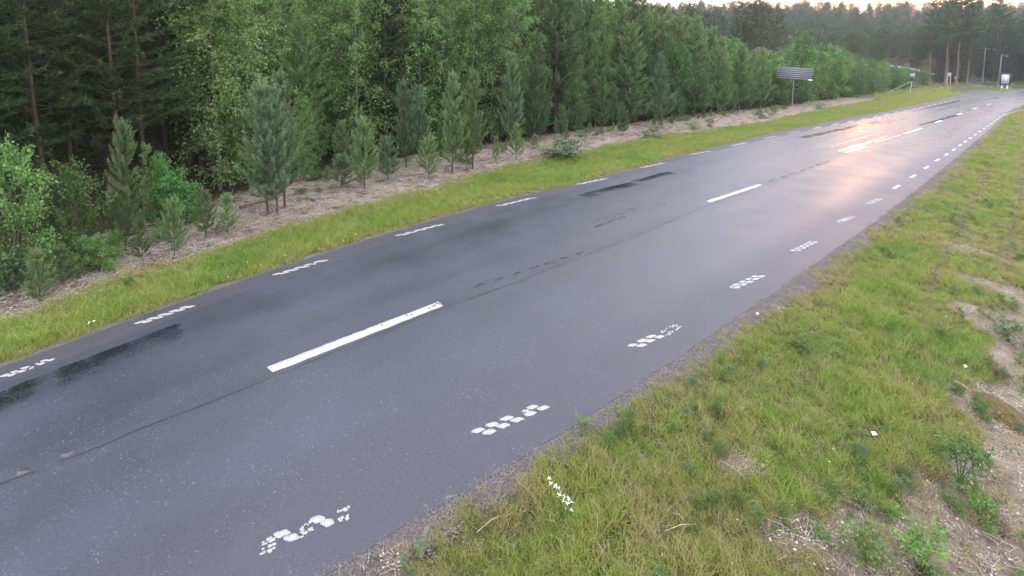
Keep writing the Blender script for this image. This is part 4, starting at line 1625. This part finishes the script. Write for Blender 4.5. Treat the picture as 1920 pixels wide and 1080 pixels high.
def choose_back(px, y, dd):
    H = need_height(px, y, 0, top_limit(px)) * random.uniform(0.80, 1.05)
    u = random.random()
    if px < 400:
        return ('tall', min(max(H, 9), 15), random.uniform(0.85, 1.1))
    if px < 700:
        if u < 0.72:
            return ('birch', min(max(H * 0.9, 6), 12), random.uniform(0.85, 1.1))
        return ('tall', min(max(H, 8), 14), 0.9) if u < 0.82 and dd > 4 else ('mid', min(max(H * 0.6, 4), 9), 0.9)
    if px < 770:
        return ('tall', min(max(H, 8), 13), 1.1)
    if px < 1000:
        if u < 0.45:
            return ('birch', min(max(H * 0.9, 5), 12), 1.0)
        return ('tall', min(max(H, 7), 14), 1.0) if dd > 5 and u < 0.6 else ('mid', min(max(H * 0.75, 4), 10), 1.0)
    if px < 1340:
        if u < 0.22:
            return ('birch', min(H * 0.9, 10), 0.9)
        return ('mid', min(H * 0.95, 11), random.uniform(0.9, 1.15)) if u < 0.8 else ('tall', min(H, 13), 0.9)
    if u < 0.42:
        return ('aspen', H * 0.92, 1.1)
    if u < 0.60:
        return ('birch', H * 0.9, 1.1)
    return ('young' if H < 5 else 'mid', H * 0.92, 0.95)


fill(95, -9, 16, 1.5, 22, 1.05, choose_back)
fill(110, 10, 45, 1.7, 18, 1.25, choose_back)
fill(95, 40, 100, 1.4, 14, 1.7, choose_back)
fill(60, 100, 150, 0.4, 12, 1.9, choose_back)


def choose_deep(px, y, dd):
    if random.random() < 0.55:
        return ('under', random.uniform(3.5, 8), 1.25) if px < 1000 else None
    return ('tall', random.uniform(11, 15), 1.1)


fill(150, -9, 34, 10, 34, 1.5, choose_deep)


def choose_young(px, y, dd):
    u = random.random()
    if px < 400:
        return None
    H = y * random.uniform(40, 90) / F_PX
    return ('young', max(H, 0.9), 1.0)


fill(42, 6, 95, 0.3, 1.8, 0.8, choose_young)
GROUPS['sapling'] = ('tiny pine sapling, one of many dotted over the litter strip', 'tiny saplings on the litter strip')
GROUPS['weed'] = ('low leafy plant growing in the pale litter at the forest edge', 'low plants along the litter strip')


def choose_tiny(px, y, dd):
    return ('sapling', random.uniform(0.3, 0.8), random.uniform(0.9, 1.4)) if random.random() < 0.6 else ('weed', random.uniform(0.15, 0.4), random.uniform(1.2, 2.2))


fill(70, 0, 60, -1.5, 0.4, 0.45, choose_tiny)


# beyond: stands on the slope and past the end of the road
def stand(nmax, x0, x1, y0, y1, kd, h0, h1, space, lo=1240, hi=2050, avoid_road=True):
    made = 0
    for _ in range(nmax * 14):
        if made >= nmax:
            break
        y = random.uniform(y0, y1)
        px = random.uniform(lo, hi)
        x = (px - 960) / F_PX * y
        t, n = to_tn(x, y)
        if avoid_road and n > float(edgeL(t)) - 5 and t < 160 and n < float(edgeR(t)) + 3:
            continue
        sx = np.interp(y, [c[1] for c in side_c], [c[0] for c in side_c])
        if y < 230 and abs(x - sx) < 5.5:
            continue
        if n > float(edgeR(t)) + 3 and y < 95:
            continue
        if not far_enough(x, y, space):
            continue
        z = float(terrain(x, y))
        lab, grp = where(kd, px, ' on the far slope' if y > 170 else ' beyond the road end')
        plant(kd, (x, y, z - 0.05), random.uniform(h0, h1), lab, grp, wide=random.uniform(0.9, 1.2))
        occupied.append((x, y))
        made += 1


stand(46, 0, 0, 128, 175, 'spruce', 14, 20, 3.6, 1815, 2100)
stand(60, 0, 0, 120, 180, 'far_pine', 18, 24, 3.4, 1740, 2060)
stand(30, 0, 0, 172, 215, 'far_pine', 13, 16, 3.6, 1640, 1780)
stand(45, 0, 0, 128, 196, 'far_pine', 11, 15, 3.0, 1530, 1730)
stand(90, 0, 0, 195, 290, 'far_pine', 12, 15, 4.0, 1280, 1800)
stand(60, 0, 0, 110, 190, 'far_pine', 17, 22, 4.0, 1000, 1470)


# the wooded hill behind everything: one mass
def joined(tr, cr, name):
    a = np.zeros(len(tr.vertices) * 3, np.float32)
    tr.vertices.foreach_get('co', a)
    V1 = a.reshape(-1, 3)
    q = [list(p.vertices) for p in tr.polygons]
    b = np.zeros(len(cr.vertices) * 3, np.float32)
    cr.vertices.foreach_get('co', b)
    V2 = b.reshape(-1, 3)
    quads = [p for p in q if len(p) == 4]
    tris = np.concatenate([np.array([p for p in q if len(p) == 3]).reshape(-1, 3), np.arange(len(V2)).reshape(-1, 3) + len(V1)])
    t_ = np.zeros(len(cr.polygons), np.float32)
    cr.attributes['tint'].data.foreach_get('value', t_)
    nb = len(quads)
    nt3 = len(q) - nb
    me = mesh_np(name, np.concatenate([V1, V2]), quads, tris, attrs={'tint': ('FACE', np.concatenate([np.zeros(nb + nt3), t_]))})
    me.materials.append(tr.materials[0])
    me.materials.append(cr.materials[0])
    mi = np.concatenate([np.zeros(nb + nt3), np.ones(len(t_))]).astype(np.int32)
    me.polygons.foreach_set('material_index', mi)
    return me


hill_src = [joined(a, b, 'hill_tree') for a, b in KINDS['far_pine'][1]] + [joined(a, b, 'hill_tree') for a, b in KINDS['spruce'][1][:2]]
k = 6500
hy = 30 + 370 * rng.random(k) ** 0.8
hpx = rng.uniform(-150, 2080, k)
hx = (hpx - 960) / F_PX * hy
t, n = to_tn(hx, hy)
ok = ((edgeL(t) - n > 34) & (hpx < 1260)) | ((hy > 215) & (hpx >= 1260) & (hpx < 1800)) | ((hpx >= 1800) & (hy > 175))
hx, hy = hx[ok], hy[ok]
k = len(hx)
scatter('forest', np.stack([hx, hy, terrain(hx, hy, False)], 1), np.stack([np.zeros(k), np.zeros(k), rng.uniform(0, 6.28, k)], 1), rng.uniform(0.6, 1.15, k), rng.integers(0, len(hill_src), k),
        np.zeros(k), hill_src, 'far off wooded hillside behind the trees')


# ---------------------------------------------------------------- road sign seen from behind
AX_N = math.atan2(-ST, CT)           # rotation that lays local x along the road's cross direction
g = ground(1485, 202)
sg = tag(empty('road_sign', g, AX_N + 0.5), 'wide grey road sign seen from behind on one post', 'sign')
dS = g[1]
zt = (202 - 124) * dS / F_PX
post = MB().tube([(0, 0, -0.3), (0, 0, zt * 0.98)], 0.055, 10)
link('post', post.mesh('post', True), M_GALV, sg)
pw, ph = 3.4, 1.3
zc = (202 - 138) * dS / F_PX
tilt = 0.07
pb = MB().box((0.05, -0.10, zc), (pw, 0.02, ph), ry=tilt)
link('panel', pb.mesh('panel'), M_ALU, sg)
rib_me = MB().box((0, 0, 0), (pw * 0.995, 0.05, 0.07)).mesh('rib')
rib_me.materials.append(plain('pale_rib_metal', (0.34, 0.35, 0.38), 0.5, 0.2, 0.1))
fin_me = MB().box((0, 0, 0), (0.05, 0.04, ph)).mesh('edge_strip')
fin_me.materials.append(M_ALU)
for i in range(6):
    zz = zc - ph / 2 + 0.12 + i * (ph - 0.24) / 5
    o = link('rib', rib_me, None, sg, (0.05 + math.sin(tilt) * (zz - zc), -0.138, zz))
    o.rotation_euler = (0, tilt, 0)
for s in (-1, 1):
    o = link('edge_strip', fin_me, None, sg, (0.05 + s * (pw / 2 + 0.027), -0.10, zc - s * math.sin(tilt) * pw / 2))
    o.rotation_euler = (0, tilt, 0)
st = MB().box((pw / 2 - 0.15, -0.168, zc - ph / 2 - 0.05), (0.42, 0.004, 0.16), ry=tilt)
link('sticker', st.mesh('sticker'), M_WHITE, sg)
cl = MB().box((0, -0.035, zc + 0.4), (0.24, 0.09, 0.08)).box((0, -0.035, zc - 0.35), (0.24, 0.09, 0.08))
link('bracket', cl.mesh('bracket'), M_GALV, sg)

# ---------------------------------------------------------------- measuring mast with leaning stays
g = ground(1709, 176)
ws_ = tag(empty('weather_mast', g, 0), 'small measuring mast held by two leaning pale poles', 'mast')
sc_ = g[1] / F_PX
def L_(px, py, dy=0.0):
    return ((px - 1709) * sc_, dy, (176 - py) * sc_)
link('mast', MB().tube([(0, 0, -0.3), L_(1708, 140)], 0.07, 8).mesh('mast', True), M_GALV, ws_)
link('brace', MB().tube([L_(1695.5, 181, -1.2), L_(1708, 151)], 0.06, 8).mesh('brace', True), M_WOODPALE, ws_)
link('brace', MB().tube([L_(1664, 176, 0.5), L_(1707, 152.5)], 0.05, 8).mesh('brace', True), M_WOODPALE, ws_)
hb = MB().box(L_(1708, 141), (7 * sc_, 0.3, 6.5 * sc_))
head = link('instrument_box', hb.mesh('instrument_box'), plain('pale_blue_paint', (0.42, 0.50, 0.52), 0.5), ws_)
link('lid', MB().box(L_(1708, 137.3), (8.4 * sc_, 0.42, 0.9 * sc_)).mesh('lid'), M_GALV, head)
link('collar', MB().box(L_(1708, 149), (3.6 * sc_, 0.3, 4.5 * sc_)).mesh('collar'), M_DARK, ws_)
link('cabinet', MB().box(L_(1712, 163), (7 * sc_, 0.5, 4 * sc_)).mesh('cabinet'), M_GALV, ws_)

# ---------------------------------------------------------------- small board on two legs by the lay-by
g = ground(1778, 161)
sc_ = g[1] / F_PX
bd = tag(empty('notice_board', g, -0.6), 'small grey board standing on two legs at the lay-by', 'sign')
link('panel', MB().box((0, 0, 20.5 * sc_), (5.6 * sc_, 0.12, 7.5 * sc_)).mesh('panel'), M_GREY, bd)
link('frame', MB().box((0, 0.02, 24.8 * sc_), (6.4 * sc_, 0.3, 0.9 * sc_)).mesh('frame'), M_GALV, bd)
for s in (-1, 1):
    link('leg', MB().tube([(s * 2.6 * sc_, 0, -0.3), (s * 2.0 * sc_, 0, 17 * sc_)], 0.10, 7).mesh('leg', True), M_WOODPALE, bd)
g = ground(1790, 160)
sc_ = g[1] / F_PX
mk = tag(empty('marker_post', g, 0), 'short post with a pale plate right of the small board', 'post')
link('post', MB().tube([(0, 0, -0.2), (0, 0, 14 * sc_)], 0.05, 6).mesh('post', True), M_GALV, mk)
link('plate', MB().box((0, -0.08, 14.6 * sc_), (3 * sc_, 0.05, 4 * sc_)).mesh('plate'), M_WHITE, mk)


# ---------------------------------------------------------------- two street lamps
def lamp(px, py, ptop, arm_px, label, at=None):
    g = at if at is not None else ground(px, py)
    sc = g[1] / F_PX
    H = (py - ptop) * sc
    o = tag(empty('street_lamp', g, 0), label, 'street lamp', 'street lamps at the far bend')
    link('pole', MB().tube([(0, 0, -0.4), (0, 0, H * 0.4), (0.02, 0, H)], [0.20, 0.16, 0.11], 9).mesh('pole', True), M_GALV, o)
    al = arm_px * sc
    link('arm', MB().tube([(0, 0, H - 0.12), (al * 0.35, 0, H - 0.02), (al * 0.75, 0, H - 0.22)], 0.09, 7).mesh('arm', True), M_GALV, o)
    hd = link('lamp_head', MB().box((al * 0.87, 0, H - 0.28), (al * 0.32, 0.36, 0.22), ry=0.12).mesh('lamp_head'), M_ALU, o)
    link('lens', MB().box((al * 0.88, 0, H - 0.41), (al * 0.24, 0.28, 0.04), ry=0.12).mesh('lens'), M_WHITE, hd)
    return o


lamp(1842, 155, 91.5, 20, 'taller street lamp with the longer arm at the far bend')
lamp(1872, 164, 103, 12, 'shorter street lamp beside the white billboard')

# ---------------------------------------------------------------- white billboard
g = ground(1883, 167)
sc_ = g[1] / F_PX
bb = tag(empty('billboard', g, -0.6), 'white billboard with a dark frame on two posts', 'billboard')
link('panel', MB().box((0, 0, 19 * sc_), (11.0 * sc_, 0.14, 17.5 * sc_)).mesh('panel'), M_WHITE, bb)
fr_ = MB()
for zz in (28.9, 9.1):
    fr_.box((0, -0.02, zz * sc_), (15.4 * sc_, 0.3, 2.3 * sc_))
for xx in (-6.6, 6.6):
    fr_.box((xx * sc_, -0.02, 19 * sc_), (2.2 * sc_, 0.3, 17.4 * sc_))
link('frame', fr_.mesh('frame'), M_DARK, bb)
bar = MB().box((0, 0, 0), (1.1 * sc_, 0.01, 12.5 * sc_)).mesh('printed_bar')
bar.materials.append(M_GREY)
for k_ in (-3.2, -1.0, 2.6):
    link('printed_bar', bar, None, bb, (k_ * sc_, -0.076, 19 * sc_))
for s in (-1, 1):
    link('post', MB().tube([(s * 3.6 * sc_, 0.05, -0.4), (s * 3.6 * sc_, 0.05, 9 * sc_)], 0.12, 7).mesh('post', True), M_WHITE, bb)

# crash barrier along the climbing side road
gr = tag(empty('crash_barrier', (143 - 3.2, 185, float(terrain(143 - 3.2, 185))), 0), 'pale crash barrier running down behind the young trees', 'barrier')
pts, mbp = [], None
post_me = MB().tube([(0, 0, -0.4), (0, 0, 0.75)], 0.07, 6).mesh('post')
post_me.materials.append(M_GALV)
for i, f in enumerate(np.linspace(0, 1, 26)):
    yy = 220 - 66 * f
    xx = np.interp(yy, [c[1] for c in side_c], [c[0] for c in side_c]) - 3.2
    zz = float(terrain(xx, yy, False))
    pts.append((xx - gr.location.x, yy - gr.location.y, zz - gr.location.z + 0.75))
    link('post', post_me, None, gr, (pts[-1][0], pts[-1][1], pts[-1][2] - 0.75))
rail = MB()
for dz in (-0.16, 0.16):
    rail.tube([(p[0] - 0.1, p[1], p[2] + dz) for p in pts], 0.15, 6)
link('rail', rail.mesh('rail', True), M_WHITE, gr)

# ---------------------------------------------------------------- small things on the banks
def stick(px, py, qx, qy, r, label, cat='stick', name='dry_stick', mat=M_STICK, lift=0.03):
    a, b = ground(px, py), ground(qx, qy)
    o = tag(empty(name, a, 0), label, cat)
    d = b - a
    mid = d * 0.5 + np.array([0, 0, 0.03])
    link('stem', MB().tube([(0, 0, lift), tuple(mid + np.array([0, 0, lift])), tuple(d + np.array([0, 0, lift]))], [r, r * 0.85, r * 0.5], 6).mesh('stem', True), mat, o)
    return o


lg = stick(450, 392, 520, 374, 0.055, 'fallen grey log lying behind the bluish pine clump', 'log', 'fallen_log', M_LOG, 0.06)
stick(1245, 1002, 1305, 988, 0.006, 'pale dry stalk lying on the near bank')
stick(1262, 967, 1285, 985, 0.005, 'short dry stalk crossing the pale one')
stick(1790, 718, 1822, 742, 0.012, 'pale broken stick beside the moss mound')
stick(1350, 868, 1400, 905, 0.005, 'thin dry stalk in the middle of the bank')
stick(895, 1003, 945, 970, 0.006, 'thin dry stalk near the asphalt edge')

# white flowering stem hanging over the grass
fl_ = [(1030, 897), (1033, 906), (1042, 911), (1047, 917), (1052, 923), (1049, 929), (1058, 929), (1056, 938), (1066, 935), (1063, 944), (1073, 942), (1061, 955), (1072, 957)]
g0 = ground(1068, 962)
fp = tag(empty('flowering_stem', g0, 0), 'leaning stem of white flowers on the near grass', 'flower')
pts = []
for i, (a, b) in enumerate(fl_):
    q = ground(a, b)
    q[2] += 0.13 + 0.10 * (1 - i / len(fl_))
    # keep it on the same sight line at its raised height
    d = ray(a, b)
    k_ = (q[2] - CAM_H) / d[2]
    pts.append(np.array([d[0] * k_, d[1] * k_, q[2]]) - g0)
stem_pts = [np.array([0, 0, -0.02])] + [pts[i] * 0.98 for i in (11, 9, 7, 5, 3, 1, 0)]
link('stem', MB().tube(stem_pts, 0.004, 5).mesh('stem', True), M_WEED, fp)
for i, p in enumerate(pts):
    V, T = [], []
    for k_ in range(5):
        a = 6.283 * k_ / 5 + random.uniform(-0.3, 0.3)
        rr_ = random.uniform(0.016, 0.028)
        b = len(V)
        up_ = random.uniform(-0.006, 0.012)
        V += [(0, 0, 0), (rr_ * 0.6 * math.cos(a - 0.45), rr_ * 0.6 * math.sin(a - 0.45), up_), (rr_ * math.cos(a), rr_ * math.sin(a), up_ * 1.6), (rr_ * 0.6 * math.cos(a + 0.45), rr_ * 0.6 * math.sin(a + 0.45), up_)]
        T.append((b, b + 1, b + 2, b + 3))
    o = link('blossom', mesh_np('blossom', V, T), M_PETAL, fp, tuple(p))
    o.rotation_euler = (random.uniform(-0.7, 0.7), random.uniform(-0.7, 0.7), 0)

# scraps of litter
for px, py, s, lab in ((1638, 829, 0.028, 'small white paper scrap in the middle of the near bank'), (1809, 700, 0.022, 'white scrap on the bare ground near the moss mound'),
                       (1420, 600, 0.022, 'pale scrap on the gravel edge of the asphalt')):
    g = ground(px, py)
    V = [(-s, -s * 0.6, 0.06), (s, -s * 0.7, 0.075), (s * 0.9, s * 0.6, 0.065), (-s * 0.95, s * 0.65, 0.085), (0, 0, 0.10)]
    o = link('paper_scrap', mesh_np('paper_scrap', V, None, [(0, 1, 4), (1, 2, 4), (2, 3, 4), (3, 0, 4)]), M_WHITE, None, g + np.array([0, 0, 0.04]))
    tag(o, lab, 'litter')

# moss mound
g = ground(1862, 765)
u_, v_ = np.meshgrid(np.linspace(0, 2 * math.pi, 29), np.linspace(0, 1, 10), indexing='ij')
rr_ = 0.36 * (1 + 0.2 * np.sin(u_ * 2 + 1) + 0.10 * np.sin(u_ * 5))
mx_, my_ = np.cos(u_) * v_ * rr_ * 0.75, np.sin(u_) * v_ * rr_ * 1.25
mz_ = 0.16 * (1 - v_ ** 2) + 0.02 * fbm(mx_ * 12, my_ * 12, 5) - 0.05 * v_
mx_[-1], my_[-1], mz_[-1] = mx_[0], my_[0], mz_[0]
I = np.arange(29 * 10).reshape(29, 10)
Q = np.stack([I[:-1, :-1], I[:-1, 1:], I[1:, 1:], I[1:, :-1]], -1).reshape(-1, 4)
mo = link('moss_mound', mesh_np('moss_mound', np.stack([mx_, my_, mz_], -1), Q[:, ::-1], smooth_shade=True), M_MOSS, None, g)
mo.rotation_euler = (0, 0, 0.4)
tag(mo, 'low mound of olive and red brown moss at the right of the bank', 'moss')


# broad-leaved herbs among the near grass (stuff)
hx, hy, hs_ = [], [], []
for _ in range(900):
    t_ = random.uniform(-0.5, 22)
    n_ = float(edgeR(t_)) + random.uniform(0.3, 4.8)
    x_, y_ = to_xy(t_, n_)
    if float(fbm(x_ * 0.9, y_ * 0.9, 77)) > 0.12:
        hx.append(x_)
        hy.append(y_)
hx, hy = np.array(hx), np.array(hy)
k = len(hx)
scatter('ground_herbs', np.stack([hx, hy, terrain(hx, hy)], 1), np.stack([rng.normal(0, 0.2, k), rng.normal(0, 0.2, k), rng.uniform(0, 6.28, k)], 1), rng.uniform(0.14, 0.34, k), rng.integers(0, 4, k), np.zeros(k),
        [c for _, c in KINDS['weed'][1]] + [KINDS['weed_grey'][1][0][1]], 'low broad leaved herbs mixed into the near grass')


# tiny wild flowers (stuff)
def flower_mesh(mat, seed):
    g = np.random.default_rng(seed)
    V, T, Q = [], [], []
    mb = MB().tube([(0, 0, 0), (0.01, 0, 0.2)], 0.0025, 3, cap=False)
    for k in range(2):
        c = np.array([g.normal(0, 0.02), g.normal(0, 0.02), 0.2 + 0.02 * k])
        pts = [(c[0] + 0.022 * math.cos(a), c[1] + 0.022 * math.sin(a)) for a in np.linspace(0, 6.28, 7)[:-1]]
        mb.poly_prism(pts, c[2], c[2] + 0.012)
    me = mb.mesh('wild_flower')
    me.materials.append(mat)
    return me


fm = [flower_mesh(M_YELLOW, 1), flower_mesh(M_PETAL, 2)]
t = np.concatenate([rng.uniform(0, 16, 90), rng.uniform(12, 45, 130)])
n = edgeL(t) - 0.15 - np.abs(rng.normal(0, 0.35, len(t)))
x, y = to_xy(t, n)
k = len(t)
keep = fbm(x * 0.6, y * 0.6, 91) > -0.15
x, y = x[keep], y[keep]
k = len(x)
scatter('wild_flowers', np.stack([x, y, terrain(x, y)], 1), np.stack([rng.normal(0, 0.2, k), rng.normal(0, 0.2, k), rng.uniform(0, 6, k)], 1), rng.uniform(0.35, 0.6, k), (rng.random(k) < 0.45).astype(int),
        np.zeros(k), fm, 'tiny yellow and white wild flowers along the far asphalt edge')
pxy = [(rng.uniform(1150, 1900), rng.uniform(560, 1070)) for _ in range(34)]
pts = np.array([ground(a, b) for a, b in pxy if a > 1150 + (1080 - b) * 0.55])
k = len(pts)
scatter('bank_flowers', pts, np.stack([rng.normal(0, 0.2, k), rng.normal(0, 0.2, k), rng.uniform(0, 6, k)], 1), rng.uniform(0.18, 0.32, k), np.ones(k), np.zeros(k), fm,
        'a few tiny white flowers dotted over the near bank')
print('trees', count)


# ---------------------------------------------------------------- damp morning air
hm = bpy.data.materials.new('haze')
hm.use_nodes = True
hm.node_tree.nodes.clear()
hv = hm.node_tree.nodes.new('ShaderNodeVolumePrincipled')
hv.inputs['Color'].default_value = (0.86, 0.88, 0.92, 1)
hv.inputs['Density'].default_value = 0.00045
hv.inputs['Anisotropy'].default_value = 0.2
ho = hm.node_tree.nodes.new('ShaderNodeOutputMaterial')
hm.node_tree.links.new(hv.outputs[0], ho.inputs['Volume'])
zmax = float(np.max(ZG))
hz = link('haze', MB().box((0, 0, (zmax + 30 - 20) / 2), (4600, 4600, zmax + 30 + 20)).mesh('haze'), hm)
tag(hz, 'thin damp morning haze', kind='stuff')
